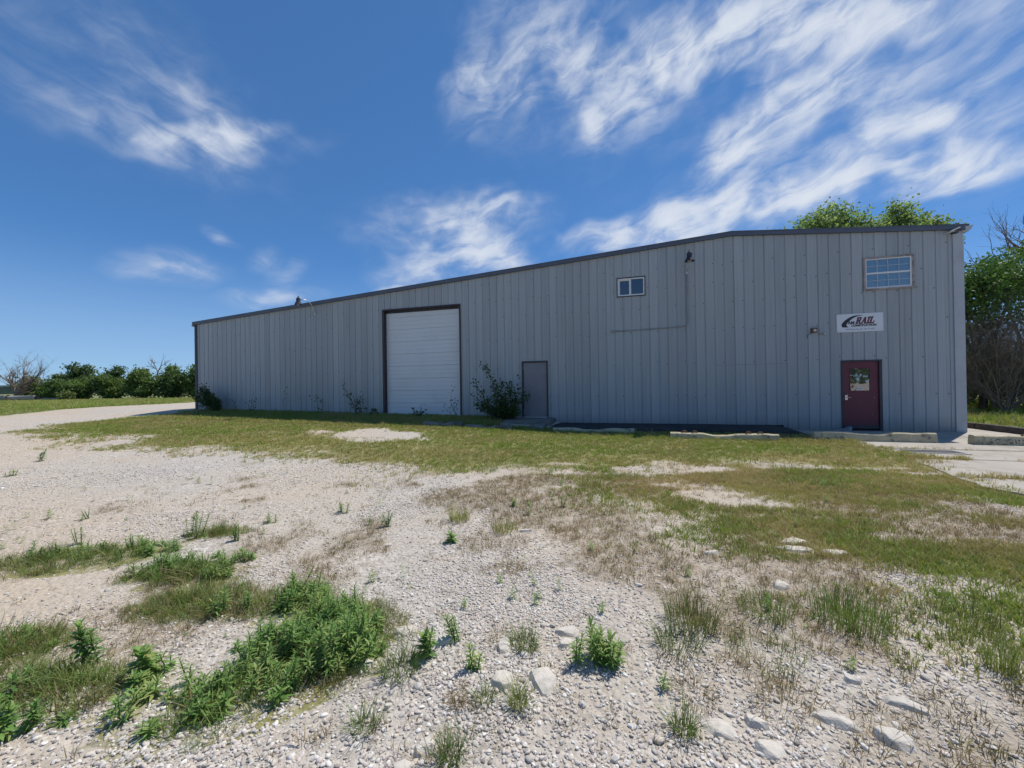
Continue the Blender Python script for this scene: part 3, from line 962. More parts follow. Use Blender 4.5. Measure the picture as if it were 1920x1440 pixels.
def build_roof():
    roof = empty('roof', (0, 0, 0)); roof.parent = BL
    for a, b in ((-.1, 24.83), (24.83, 31.1)):
        mb = MB()
        za = rake(max(a, 0)) + .005 - (.0065 if a < 0 else 0)
        zb = rake(min(b, 31)) + .005
        nr = int(round((DEEP + .2) / .61))
        for k in range(nr):
            y0 = -.08 + k * (DEEP + .2) / nr
            y1 = y0 + (DEEP + .2) / nr
            mb.poly([(a, y0, za), (b, y0, zb), (b, y1 - .05, zb), (a, y1 - .05, za)])
            mb.poly([(a, y1 - .05, za), (b, y1 - .05, zb), (b, y1 - .025, zb + .045), (a, y1 - .025, za + .045)])
            mb.poly([(a, y1 - .025, za + .045), (b, y1 - .025, zb + .045), (b, y1, zb), (a, y1, za)])
        mb.build('roof_sheet', M['roof'], roof)
    # rake trim: a boxed fascia with a drip lip
    for a, b in ((-.1, 24.83), (24.83, 31.12)):
        za, zb = rake(max(a, 0)) + (.005 if a >= 0 else -.002), rake(min(b, 31)) + .005
        mb = MB()
        mb.prism([(a, -.1, za - .125), (b, -.1, zb - .125), (b, -.1, zb + .01), (a, -.1, za + .01)], (0, .13, 0))
        mb.build('rake_trim', M['trim'], roof)
        mb = MB()
        mb.prism([(a, -.115, za - .0), (b, -.115, zb - .0), (b, -.115, zb + .025), (a, -.115, za + .025)], (0, .2, 0))
        mb.build('rake_cap', M['trim'], roof)
    # gutters along both eaves
    for x, sg in ((-.02, -1), (31.03, 1)):
        mb = MB()
        z = rake(0 if sg < 0 else 31)
        prof = [(x, z - .2), (x + sg * .06, z - .2), (x + sg * .14, z - .12), (x + sg * .19, z - .0), (x + sg * .175, z - .0), (x + sg * .12, z - .1), (x + sg * .06, z - .175), (x, z - .175)]
        if sg < 0:
            prof = [(x, z - .22), (x - .1, z - .22), (x - .13, z - .1), (x - .12, z - .1), (x - .09, z - .2), (x, z - .2)]
        if sg > 0: prof = prof[::-1]
        mb.prism([(px, -.1, pz) for px, pz in prof], (0, DEEP, 0))
        g = mb.build('gutter', M['corner'] if sg > 0 else M['white_frame'], roof)
        # end cap
        if sg > 0:
            mb = MB()
            mb.prism([(x + .0, -.104, z - .2), (x + .06, -.104, z - .2), (x + .14, -.104, z - .12), (x + .186, -.104, z - .005), (x, -.104, z - .03)][::-1], (0, .003, 0))
            mb.build('gutter_cap', M['corner'], roof)
    return roof


build_roof()

# corner trims
mb = MB(); mb.box(-.035, .11, -.035, .1, .3, rake(0) - .12); mb.build('corner_trim', M['dark_trim'], BL)
mb = MB(); mb.box(30.80, 31.03, -.03, .1, -.02, rake(31) - .14)
mb.box(30.775, 30.80, -.036, -.005, -.02, rake(31) - .14)
mb.build('corner_trim', M['corner'], BL, bevel=.004)


def build_overhead_door():
    d = empty('overhead_door', (0, 0, 0)); d.parent = BL
    x0, x1, z1 = 11.13, 14.78, 4.98
    zb = .40
    mb = MB()   # deep jambs and header
    mb.box(x0 - .03, x0 + .06, -.035, .2, zb - .2, z1 + .04)
    mb.build('door_jamb', M['jamb'], d)
    mb = MB(); mb.box(x1 - .035, x1 + .03, -.035, .2, zb - .2, z1 + .04); mb.build('door_jamb', M['jamb'], d)
    mb = MB(); mb.box(x0 + .06, x1 - .035, -.035, .2, z1 - .02, z1 + .04); mb.build('door_header', M['jamb'], d)
    h = .5334
    z = zb
    k = 0
    while z < z1:
        zt = min(z + h, z1 + .01)
        mb = MB()
        y = .16
        rows = [0, .004, .008, .172, .178, .184, .19, .345, .351, .357, .363, h - .008, h - .004]
        dep = [.012, .004, 0, 0, .008, .008, 0, 0, .008, .008, 0, 0, .006]
        prev = None
        for r_, dp in zip(rows, dep):
            zz = z + r_
            if zz > zt: break
            cur = (zz, y + dp)
            if prev:
                mb.poly([(x0 + .06, prev[1], prev[0]), (x1 - .035, prev[1], prev[0]), (x1 - .035, cur[1], cur[0]), (x0 + .06, cur[1], cur[0])])
            prev = cur
        mb.build('door_section', M['rollup'], d)
        z += h
        k += 1
    mb = MB(); mb.box(x0 + .06, x1 - .035, .178, .2, zb, z1); mb.build('door_backing', M['dark_trim'], d)
    mb = MB(); mb.box(x0 + .06, x1 - .035, .14, .19, zb - .04, zb + .004); mb.build('bottom_seal', M['dark_trim'], d)
    mb = MB(); mb.box(12.8, 13.05, .14, .165, .85, .875); mb.box(12.82, 12.84, .12, .165, .845, .88); mb.box(13.01, 13.03, .12, .165, .845, .88)
    mb.build('lift_handle', M['steel'], d)


build_overhead_door()


def build_grey_door():
    d = empty('door', (0, 0, 0)); d.parent = BL
    d['label'] = 'plain grey steel side door'
    x0, x1, zb, z1 = 17.40, 18.40, .375, 2.53
    mb = MB()
    mb.box(x0 - .02, x0 + .035, -.03, .12, zb, z1 + .03)
    mb.box(x1 - .035, x1 + .02, -.03, .12, zb, z1 + .03)
    mb.box(x0 + .035, x1 - .035, -.03, .12, z1 - .03, z1 + .03)
    mb.build('door_frame', M['dark_trim'], d)
    mb = MB(); mb.box(x0 + .04, x1 - .04, .02, .06, zb + .015, z1 - .035); mb.build('door_leaf', M['grey_door'], d, bevel=.003)
    mb = MB(); mb.lathe((18.27, -.03, 1.40), [(.004, -.012), (.024, -.006), (.03, .006), (.022, .02), (.012, .03), (.012, .05), (.032, .05)], 12, 'Y'); mb.build('door_knob', M['chrome'], d, smooth=True)
    mb = MB(); mb.box(x0, x1, -.05, .06, zb - .03, zb + .01); mb.build('threshold', M['steel'], d)
    for z in (.6, 1.45, 2.3):
        mb = MB()
        mb.tube([(x0 + .035, .012, z - .05), (x0 + .035, .012, z + .05)], .008, 6)
        mb.build('hinge', M['steel'], d)


def build_maroon_door():
    d = empty('door', (0, 0, 0)); d.parent = BL
    d['label'] = 'maroon entrance door with a glazed upper light'
    x0, x1, zb, z1 = 27.93, 28.97, .035, 2.23
    mb = MB()
    mb.box(x0 - .015, x0 + .03, -.03, .12, zb, z1 + .025)
    mb.box(x0 + .03, x1 - .06, -.03, .12, z1 - .025, z1 + .025)
    mb.build('door_frame', M['dark_trim'], d)
    mb = MB(); mb.box(x1 - .06, x1 + .015, -.03, .12, zb, z1 + .025); mb.build('door_frame', M['dark_trim'], d)
    gx0, gx1, gz0, gz1 = 28.155, 28.695, 1.275, 2.005
    lx0, lx1 = x0 + .035, x1 - .065
    mb = MB()
    mb.box(lx0, gx0, .015, .058, zb + .05, z1 - .03)
    mb.box(gx1, lx1, .015, .058, zb + .05, z1 - .03)
    mb.box(gx0, gx1, .015, .058, zb + .05, gz0)
    mb.box(gx0, gx1, .015, .058, gz1, z1 - .03)
    mb.build('door_leaf', M['maroon'], d)
    w = empty('door_light', (0, 0, 0)); w.parent = d
    mb = MB()
    for a in ((gx0 - .012, gx0 + .014, gz0 - .012, gz1 + .012), (gx1 - .014, gx1 + .012, gz0 - .012, gz1 + .012)):
        mb.box(a[0], a[1], .006, .03, a[2], a[3])
    mb.box(gx0 + .014, gx1 - .014, .006, .03, gz0 - .012, gz0 + .014)
    mb.box(gx0 + .014, gx1 - .014, .006, .03, gz1 - .014, gz1 + .012)
    mb.build('glazing_bead', M['maroon'], w)
    mb = MB(); mb.box(gx0 + .004, gx1 - .004, .028, .036, gz0 + .004, gz1 - .004); mb.build('pane', M['glass_door'], w)
    mb = MB(); mb.box(28.31, 28.52, .024, .027, 1.325, 1.375)
    mb.build('sticker', M['sign'], w)
    mb = MB()
    for k in range(9):
        mb.box(28.335 + k * .018, 28.346 + k * .018, .0232, .0238, 1.342, 1.36)
    mb.build('sticker_print', M['ink_blue'], w)
    # lever, escutcheon, deadbolt
    h = empty('door_handle', (0, 0, 0)); h.parent = d
    mb = MB(); mb.box(28.02, 28.09, .003, .016, .99, 1.15); mb.build('escutcheon', M['chrome'], h, bevel=.006)
    mb = MB(); mb.tube([(28.055, .01, 1.08), (28.055, -.045, 1.08), (28.075, -.055, 1.08), (28.16, -.05, 1.075)], .011, 8); mb.build('lever', M['chrome'], h, smooth=True)
    mb = MB(); mb.lathe((28.06, .0, 1.215), [(.01, -.012), (.024, -.008), (.028, .016)], 12, 'Y'); mb.build('deadbolt', M['chrome'], h, smooth=True)
    mb = MB(); mb.box(28.73, 28.76, .009, .016, .5, .62); mb.build('scuff_plate', M['rust'], d)
    mb = MB(); mb.lathe((28.80, .006, 1.07), [(.008, 0), (.012, .01)], 8, 'Y'); mb.build('peg', M['chrome'], d)
    mb = MB(); mb.box(x0 - .01, x1 + .01, -.06, .06, .0, .05); mb.build('threshold', M['dark_trim'], d)
    mb = MB(); mb.box(lx0, lx1, .005, .0148, zb + .05, zb + .16); mb.build('door_sweep', M['dark_trim'], d)


def build_slider():
    d = empty('window', (0, 0, 0)); d.parent = BL
    d['label'] = 'small white framed sliding window'
    x0, x1, z0, z1 = 21.07, 22.01, 4.83, 5.47
    mb = MB()
    mb.box(x0 - .03, x0, -.03, .08, z0 - .035, z1 + .035); mb.box(x1, x1 + .03, -.03, .08, z0 - .035, z1 + .035)
    mb.box(x0, x1, -.03, .08, z1, z1 + .035); mb.box(x0, x1, -.03, .08, z0 - .035, z0)
    mb.build('window_trim', M['dark_trim'], d)
    xm = x0 + .47 * (x1 - x0)
    mb = MB()
    w = .045
    mb.box(x0, x0 + w, -.018, .05, z0, z1); mb.box(x1 - w, x1, -.018, .05, z0, z1)
    mb.box(x0 + w, x1 - w, -.018, .05, z1 - w, z1); mb.box(x0 + w, x1 - w, -.018, .05, z0, z0 + w)
    mb.box(xm - .035, xm + .035, -.014, .045, z0 + w, z1 - w)
    mb.build('window_frame', M['white_frame'], d, bevel=.003)
    mb = MB()
    mb.box(x0 + w, x0 + w + .035, .015, .05, z0 + w, z1 - w); mb.box(x0 + w + .035, xm - .035, .015, .05, z1 - w - .035, z1 - w)
    mb.build('sash', M['white_frame'], d)
    mb = MB(); mb.box(x0 + w + .035, xm - .035, .034, .04, z0 + w, z1 - w - .035); mb.build('pane', M['glass_dark'], d)
    mb = MB(); mb.box(xm + .035, x1 - w, .012, .018, z0 + w, z1 - w); mb.build('pane', M['glass_dark'], d)


def build_grid_window():
    d = empty('window', (0, 0, 0)); d.parent = BL
    d['label'] = 'weathered window divided into sixteen small panes'
    x0, x1, z0, z1 = 28.61, 29.79, 4.5, 5.41
    mb = MB()
    q = .055
    mb.box(x0 - q, x0, -.028, .06, z0 - q, z1 + q); mb.box(x1, x1 + q, -.028, .06, z0 - q, z1 + q)
    mb.box(x0, x1, -.028, .06, z1, z1 + q)
    mb.build('window_trim', M['old_frame'], d)
    mb = MB(); mb.box(x0 - q - .02, x1 + q + .05, -.055, .0, z0 - q - .02, z0 - q + .03); mb.build('window_sill', M['old_frame'], d)
    w = .03
    mb = MB()
    mb.box(x0, x0 + w, -.012, .05, z0 - .02, z1); mb.box(x1 - w - .015, x1, -.012, .05, z0 - .02, z1)
    mb.box(x0 + w, x1 - w - .015, -.012, .05, z1 - w, z1); mb.box(x0 + w, x1 - w - .015, -.012, .05, z0 - .02, z0 + w)
    zm = (z0 + z1) / 2
    mb.box(x0 + w, x1 - w - .015, -.022, .05, zm - .025, zm + .025)
    mb.build('window_frame', M['white_frame'], d)
    gx = np.linspace(x0 + w, x1 - w - .015, 5)
    mb = MB()
    for x in gx[1:-1]:
        mb.box(x - .008, x + .008, -.006, .03, z0 + w, zm - .025); mb.box(x - .008, x + .008, -.006, .03, zm + .025, z1 - w)
    rows = [(z0 + w, zm - .025), (zm + .025, z1 - w)]
    for a, b in rows:
        m_ = (a + b) / 2
        for xa, xb in zip(gx[:-1], gx[1:]):
            mb.box(xa + .008, xb - .008, -.004, .03, m_ - .007, m_ + .007)
    mb.build('muntin', M['muntin'], d)
    for a, b in rows:
        m_ = (a + b) / 2
        for (c, e) in ((a, m_ - .009), (m_ + .009, b)):
            for xa, xb in zip(gx[:-1], gx[1:]):
                k = MB(); k.box(xa + .008, xb - .008, .01, .014, c, e); k.build('pane', M['glass_clear'], d)
    mb = MB()
    for k in range(24):
        xa = x0 + .01 + k * (x1 - x0 - .02) / 24
        xb = xa + (x1 - x0 - .02) / 24
        mb.poly([(xa, .075 + .003 * (k % 2), z0), (xb, .075 + .003 * ((k + 1) % 2), z0), (xb, .075 + .003 * ((k + 1) % 2), z1), (xa, .075 + .003 * (k % 2), z1)])
    mb.build('curtain', M['blind'], d)


build_grey_door(); build_maroon_door(); build_slider(); build_grid_window()


def text_mesh(name, body, size, mat, shear, off, space):
    """lettering turned into a thin mesh"""
    cu = bpy.data.curves.new(name, 'FONT')
    cu.body = body
    cu.size = size
    cu.shear = shear
    cu.offset = off
    cu.space_character = space
    cu.extrude = .0004
    tmp = bpy.data.objects.new(name, cu)
    C.objects.link(tmp)
    bpy.context.view_layer.update()
    me = bpy.data.meshes.new_from_object(tmp.evaluated_get(bpy.context.evaluated_depsgraph_get()))
    bpy.data.objects.remove(tmp)
    me.materials.clear()
    me.materials.append(mat)
    o = bpy.data.objects.new(name, me)
    C.objects.link(o)
    return o


def local(s, t, z):
    x, y = st2xy(s, t)
    return (x, y, z)


# ------------------------------------------------------------------ sign on the wall
def build_sign():
    g = empty('sign_board', local(27.82, .012, 3.148), WROT)
    tag(g, 'white sign board with black swoosh and maroon rail lettering above the maroon door', 'sign')
    Wd, H = 1.225, .578
    mb = MB(); mb.box(0, Wd, -.012, 0.006, 0, H); mb.build('board', M['sign'], g, bevel=.002)
    Y = -.0135
    # swoosh: a crescent that stands for the letter C
    outer, inner = [], []
    P0 = [(0.60, .885), (0.42, .90), (0.28, .80), (0.16, .60), (0.105, .42), (0.125, .27)]
    P1 = [(0.60, .885), (0.45, .845), (0.345, .73), (0.255, .55), (0.215, .40), (0.25, .26)]
    def smooth(P, n=26):
        P = np.array(P); tt = np.linspace(0, len(P) - 1, n)
        out = []
        for t in tt:
            i = min(int(t), len(P) - 2); f = t - i
            p0 = P[max(i - 1, 0)]; p1 = P[i]; p2 = P[i + 1]; p3 = P[min(i + 2, len(P) - 1)]
            out.append(.5 * (2 * p1 + (p2 - p0) * f + (2 * p0 - 5 * p1 + 4 * p2 - p3) * f * f + (3 * p1 - p0 - 3 * p2 + p3) * f ** 3))
        return out
    o_, i_ = smooth(P0), smooth(P1)
    mb = MB()
    for k in range(len(o_) - 1):
        mb.poly([(a[0] * Wd, Y, a[1] * H) for a in (o_[k], i_[k], i_[k + 1], o_[k + 1])])
    mb.build('swoosh', M['ink'], g)

    def letter(strokes, ox, oz, sx, sz, shear, grow, y, mbx):
        for (xa, za, xb, zb, w, hw) in strokes:
            # stroke as a quad from (xa,za) to (xb,zb) with horizontal width w
            g0 = grow
            q = [(xa - w / 2 - g0 / sx, za - g0 / sz * (1 if zb > za else 0)), (xa + w / 2 + g0 / sx, za - g0 / sz * (1 if zb > za else 0)),
                 (xb + w / 2 + g0 / sx, zb + g0 / sz * (1 if zb > za else 0)), (xb - w / 2 - g0 / sx, zb + g0 / sz * (1 if zb > za else 0))]
            if za == zb:
                q = [(xa - g0 / sx, za - hw / 2 - g0 / sz), (xb + g0 / sx, za - hw / 2 - g0 / sz), (xb + g0 / sx, za + hw / 2 + g0 / sz), (xa - g0 / sx, za + hw / 2 + g0 / sz)]
            mbx.poly([(ox + (u * sx) + shear * v * sz, y, oz + v * sz) for u, v in q])
    St = .26
    GL = {
        'R': [(.2, 0, .2, 1, St, 0), (0, .05, .42, .05, 0, .1), (0, .95, .7, .95, 0, .1), (.3, .5, .7, .5, 0, .1), (.74, .5, .74, .98, St * .9, 0), (.5, .5, .86, .05, St * .9, 0), (.7, .05, 1.02, .05, 0, .1)],
        'A': [(.12, .05, .5, .97, .12, 0), (.84, .05, .54, .97, St, 0), (-.04, .05, .3, .05, 0, .1), (.62, .05, 1.05, .05, 0, .1), (.25, .36, .75, .36, 0, .1)],
        'I': [(.25, 0, .25, 1, St, 0), (.02, .05, .48, .05, 0, .1), (.02, .95, .48, .95, 0, .1)],
        'L': [(.24, 0, .24, 1, St, 0), (.0, .05, .9, .05, 0, .1), (.02, .95, .48, .95, 0, .1), (.86, .05, .9, .34, .1, 0)],
        'M': [(.15, .05, .15, .97, .14, 0), (.95, .05, .95, .97, St, 0), (.2, .95, .52, .25, .2, 0), (.9, .95, .56, .25, .12, 0), (0, .05, .32, .05, 0, .1), (.75, .05, 1.12, .05, 0, .1)],
    }
    def word(txt, ox, oz, sx, sz, shear, adv, mat, grow, y, name):
        x = ox
        for ch in txt:
            mbx = MB()
            letter(GL[ch], x, oz, sx, sz, shear, grow, y, mbx)
            x += adv[ch] * sx
            mbx.build(name, mat, g)
    adv = {'R': 1.12, 'A': 1.12, 'I': .58, 'L': 1.0, 'M': 1.2}
    word('RAIL', .41 * Wd, .44 * H, .125, .2, .28, adv, M['ink'], .009, Y - .0003, 'lettering_outline')
    word('RAIL', .41 * Wd, .44 * H, .125, .2, .28, adv, M['ink_red'], 0.0, Y - .0012, 'lettering')
    def text(body, size, x, z, mat, shear=0., off=0., width=None, name='lettering'):
        o = text_mesh(name, body, size, mat, shear, off, 1.0)
        w = max(v.co.x for v in o.data.vertices) - min(v.co.x for v in o.data.vertices)
        o.parent = g
        o.location = (x - width / 2, Y - .0008, z)
        o.rotation_euler = (R(90), 0, 0)
        o.scale = (width / w, 1, 1)
    text('AM', .125, .318 * Wd, .435 * H, M['ink'], .05, .006, .15 * Wd)
    text('CONSTRUCTION', .085, .585 * Wd, .295 * H, M['ink'], 0, .005, .535 * Wd)
    text('"We Keep You On The Tracks"', .062, .5 * Wd, .11 * H, M['ink_blue'], .35, 0, .64 * Wd)
    mb = MB()
    for (x, z) in ((.03, .03), (Wd / 2, .03), (Wd - .03, .03), (.03, H - .03), (Wd / 2, H - .025), (Wd - .03, H - .03), (.02, H / 2), (Wd - .02, H / 2)):
        mb.lathe((x, -.0135, z), [(.009, -.002), (.009, .003)], 6, 'Y')
    tag(mb.build('screw', M['steel'], g), kind='stuff')


build_sign()


# ------------------------------------------------------------------ lamps, conduit, fixtures
def gooseneck(label, s, z, path, head):
    g = empty('barn_lamp', local(s, 0, z), WROT)
    tag(g, label, 'lamp', 'gooseneck lamps on the front wall')
    mb = MB(); mb.box(-.05, .05, -.05, 0, -.07, .07); mb.build('wall_box', M['steel'], g, bevel=.006)
    mb = MB(); mb.tube(path, .02, 8); mb.build('arm', M['steel'], g, smooth=True)
    h = empty('lamp_head', head); h.parent = g
    mb = MB(); mb.lathe((0, 0, 0), [(.05, -.02), (.115, -.10), (.15, -.19), (.16, -.2), (.15, -.2), (.11, -.105), (.045, -.03)], 16); mb.build('lamp_shade', M['lamp'], h, smooth=True)
    mb = MB(); mb.lathe((0, 0, 0), [(.085, -.05), (.09, .0), (.085, .06), (.06, .1), (.03, .12)], 14); mb.build('ballast_housing', M['lamp'], h, smooth=True)
    mb = MB(); mb.lathe((0, 0, 0), [(.03, .12), (.032, .165), (.01, .175)], 10); mb.build('photocell', M['lamp'], h, smooth=True)
    mb = MB(); mb.lathe((0, 0, 0), [(.03, -.1), (.07, -.15), (.075, -.2), (.04, -.25)], 12); mb.build('bulb', M['conduit'], h, smooth=True)
    return g


gooseneck('barn lamp arching over the low left part of the roof edge', 7.55, 5.10,
          [(0, -.03, 0), (0, -.1, .04), (0, -.16, .2), (-.03, -.3, .42), (-.1, -.5, .52), (-.18, -.72, .5)], (-.2, -.8, .47))
gooseneck('barn lamp on the tall wall just left of the roof peak', 23.43, 5.50,
          [(0, -.03, 0), (0, -.12, .03), (0, -.2, .12), (0, -.3, .32), (.0, -.45, .42), (0, -.6, .42)], (0, -.66, .40))


def build_conduit():
    g = empty('electrical_conduit', local(23.42, 0, 3.6), WROT)
    tag(g, 'thin grey conduit running down from the lamp and bending left below the slider window', 'conduit')
    mb = MB()
    path = [(.01, -.03, 1.84), (0, -.03, .9), (.02, -.03, .35), (.02, -.03, .16), (.0, -.03, .07), (-.06, -.03, .012), (-.16, -.03, 0), (-1.2, -.03, -.025), (-2.5, -.03, -.05)]
    mb.tube(path, .016, 7)
    mb.build('pipe', M['conduit'], g, smooth=True)
    for (x, z) in ((0, 1.35), (.015, .55), (-.35, 0), (-1.25, -.026), (-2.1, -.043)):
        mb = MB()
        if z > .1: mb.box(x - .045, x + .045, -.05, 0, z - .015, z + .015)
        else: mb.box(x - .015, x + .015, -.05, 0, z - .04, z + .04)
        mb.build('strap', M['conduit'], g)
    mb = MB(); mb.box(-2.6, -2.5, -.06, 0, -.1, 0); mb.build('junction_box', M['conduit'], g, bevel=.006)


build_conduit()


def build_broken_lamp():
    g = empty('wall_light', local(27.19, 0, 3.25), WROT)
    tag(g, 'broken rusty wall light with a dangling wire left of the sign', 'light')
    mb = MB(); mb.box(-.075, .075, -.1, 0, -.075, .085); mb.build('housing', M['rust'], g, bevel=.01)
    mb = MB(); mb.lathe((.01, -.104, 0), [(.03, -.004), (.045, .002), (.045, .008)], 10, 'Y'); mb.build('socket', M['steel'], g)
    mb = MB(); mb.tube([(-.05, -.08, -.06), (-.12, -.1, -.1), (-.17, -.09, -.12), (-.2, -.08, -.17), (-.205, -.075, -.25)], .011, 6); mb.build('wire', M['dark_trim'], g)
    mb = MB(); mb.tube([(.06, -.05, .04), (.1, -.06, .08)], .012, 6); mb.build('bracket', M['rust'], g)
    g = empty('conduit_stub', local(27.49, 0, 3.135), WROT)
    tag(g, 'short grey conduit stub with a capped end between the broken light and the sign', 'conduit')
    mb = MB(); mb.tube([(-.16, -.02, 0), (-.02, -.02, 0)], .022, 8); mb.build('pipe', M['old_frame'], g)
    mb = MB(); mb.lathe((0, -.05, 0), [(.02, -.01), (.035, .0), (.035, .045)], 10, 'Y'); mb.build('cap', M['steel'], g)
    g = empty('flood_light', local(30.72, 0, 6.0), WROT)
    tag(g, 'small white flood light under the roof trim at the right corner', 'light')
    mb = MB()
    mb.prism([(-.14, -.1, -.06), (-.1, -.24, -.03), (.06, -.26, .04), (.14, -.2, .07), (.14, -.08, .07), (0, -.06, .03)], (0, 0, .03))
    mb.build('hood', M['fixture_white'], g, bevel=.008)
    mb = MB(); mb.box(-.02, .1, -.2, -.08, -.07, -.03); mb.build('lens', M['dark_trim'], g)
    mb = MB(); mb.box(.0, .08, -.08, -.004, -.03, .03); mb.build('bracket', M['fixture_white'], g)


build_broken_lamp()


# ------------------------------------------------------------------ stoop, walk, kerb, grate
def rough_box(name, x0, x1, y0, y1, z0, z1, mat, amp, nx, ny, nz, label, cat, top=None, kind=None):
    """a block of old concrete with worn faces; coordinates in the wall's frame"""
    bm = bmesh.new()
    bmesh.ops.create_cube(bm, size=1)
    bmesh.ops.subdivide_edges(bm, edges=bm.edges[:], cuts=3, use_grid_fill=True)
    me = bpy.data.meshes.new(name)
    for v in bm.verts:
        x = x0 + (v.co.x + .5) * (x1 - x0); y = y0 + (v.co.y + .5) * (y1 - y0)
        f = v.co.z + .5
        zt = top(x, y) if top else z1
        z = z0 + f * (zt - z0)
        v.co = (x + random.uniform(-amp, amp), y + random.uniform(-amp, amp), z + random.uniform(-amp, amp) * .5 * f)
    bmesh.ops.recalc_face_normals(bm, faces=bm.faces)
    bmesh.ops.bevel(bm, geom=[e for e in bm.edges if e.calc_face_angle(0) > .6], offset=.02, segments=2, affect='EDGES', clamp_overlap=True)
    bm.to_mesh(me); bm.free()
    me.materials.append(mat)
    o = bpy.data.objects.new(name, me)
    o.location = (*W0, 0); o.rotation_euler = (0, 0, WROT)
    C.objects.link(o)
    tag(o, label, cat, kind=kind)
    return o


def build_walk():
    mb = MB()
    st = list(np.linspace(18.78, 26.0, 14)) + [26.2, 26.4, 26.6, 26.75]
    rows = []
    for x in st:
        zt = .165 - .19 * float(sstep(26.0, 26.75, x)) + random.uniform(-.006, .006)
        rows.append([(x, -.03, zt + .01), (x, -1.5 + random.uniform(-.03, .03), zt), (x, -1.58 + random.uniform(-.02, .02), zt - .03), (x, -1.6, -.1)])
    for p, q in zip(rows[:-1], rows[1:]):
        for k in range(3):
            mb.poly([p[k], p[k + 1], q[k + 1], q[k]])
    mb.poly(rows[0][::-1])
    o = mb.build('walkway', M['asphalt'], loc=(*W0, 0), rz=WROT)
    tag(o, 'raised dark tarred walk along the foot of the wall', kind='structure')


build_walk()
rough_box('concrete_stoop', 16.95, 18.72, -1.25, -.055, -.1, .36, M['old_concrete'], .015, 1, 1, 1, 'dark concrete stoop in front of the grey door', 'step',
          top=lambda x, y: .365 - .05 * float(sstep(.5, 1.3, -y)))
rough_box('concrete_chunk', 17.75, 18.6, -2.0, -1.3, -.05, .26, M['old_concrete'], .03, 1, 1, 1, 'weathered slumped concrete block at the right front of the stoop', 'concrete block',
          top=lambda x, y: .05 + .22 * float(sstep(17.7, 18.3, x)) * (1 - .5 * float(sstep(1.4, 2.1, -y))))


def build_kerb():
    g = empty('kerb', local(31.92, 0, 0), WROT)
    tag(g, 'dark kerb timbers bordering the grass right of the building', 'kerb')
    for k, (a, b) in enumerate(((-14, -9.4), (-9.35, -4.8), (-4.75, -1.1), (-1.05, 1.5))):
        mb = MB(); mb.box(0, .2, -b, -a, -.05, .19 + .01 * (k % 2)); mb.build('timber', M['timber'], g, bevel=.012)


build_kerb()


def build_grate():
    g = empty('drain_grate', local(27.18, 4.45, .0), WROT)
    tag(g, 'flat iron drain grate set in the pale apron', 'grate')
    mb = MB()
    a, b = 1.06, .5
    mb.box(0, a, 0, .04, .02, .034); mb.box(0, a, b - .04, b, .02, .034)
    mb.box(0, .04, .04, b - .04, .02, .034); mb.box(a - .04, a, .04, b - .04, .02, .034)
    mb.build('grate_frame', M['steel'], g)
    for k in range(14):
        x = .06 + k * (a - .12) / 13
        mb = MB(); mb.box(x - .02, x + .02, .04, b - .04, .016, .031); mb.build('bar', M['grate'], g)
    mb = MB(); mb.box(.04, a - .04, .04, b - .04, .0, .026); mb.build('pit', M['dark_trim'], g)


build_grate()


# ------------------------------------------------------------------ parking stops
def parking_stop(s0, t, length, z, label, h=.2, loops=(), dip=.05, mat='stop', yaw=0, word=None):
    x, y = st2xy(s0, t)
    g = empty('parking_stop', (x, y, z), WROT + yaw)
    tag(g, label, 'parking stop', 'parking stops along the wall')
    bm = bmesh.new()
    nst = 22
    rows = []
    for i in range(nst + 1):
        u = i / nst
        dpz = dip * (float(sstep(.28, .42, u)) - float(sstep(.55, .7, u))) + .006 * math.sin(u * 23 + s0)
        top = h - dpz
        w0, w1 = .11, .075
        j = lambda a=.004: random.uniform(-a, a)
        prof = [(-w0, -.02), (-w0 + j(), h * .35), (-w1 - .01 + j(), top - .025 + j()), (-w1 + .02, top + j()), (w1 - .02, top + j()), (w1 + .01 + j(), top - .025), (w0, h * .35), (w0, -.02)]
        rows.append([bm.verts.new((u * length, p_[0], p_[1])) for p_ in prof])
    k = len(rows[0])
    for i in range(nst):
        for q in range(k):
            r_ = (q + 1) % k
            bm.faces.new((rows[i][q], rows[i + 1][q], rows[i + 1][r_], rows[i][r_]))
    bm.faces.new(rows[0]); bm.faces.new(rows[-1][::-1])
    bmesh.ops.recalc_face_normals(bm, faces=bm.faces)
    me = bpy.data.meshes.new('block'); bm.to_mesh(me); bm.free()
    me.materials.append(M[mat])
    o = bpy.data.objects.new('block', me); o.parent = g; C.objects.link(o)
    for u in loops:
        mb = MB()
        uu = u * length
        top = h - dip * (float(sstep(.28, .42, u)) - float(sstep(.55, .7, u)))
        mb.tube([(uu - .07, -.02, top - .01), (uu - .05, -.03, top + .035), (uu, -.02, top + .05), (uu + .045, .0, top + .035), (uu + .08, .02, top - .01)], [.014, .022, .02, .022, .014], 7)
        mb.build('rebar_loop', M['rust'], g, smooth=True)
    if word:
        o = text_mesh('lettering', word, .14, M['stencil'], 0, .002, 1.25)
        o.parent = g
        o.location = (.28, -.1125, .045)
        o.rotation_euler = (R(81), 0, 0)
    return g


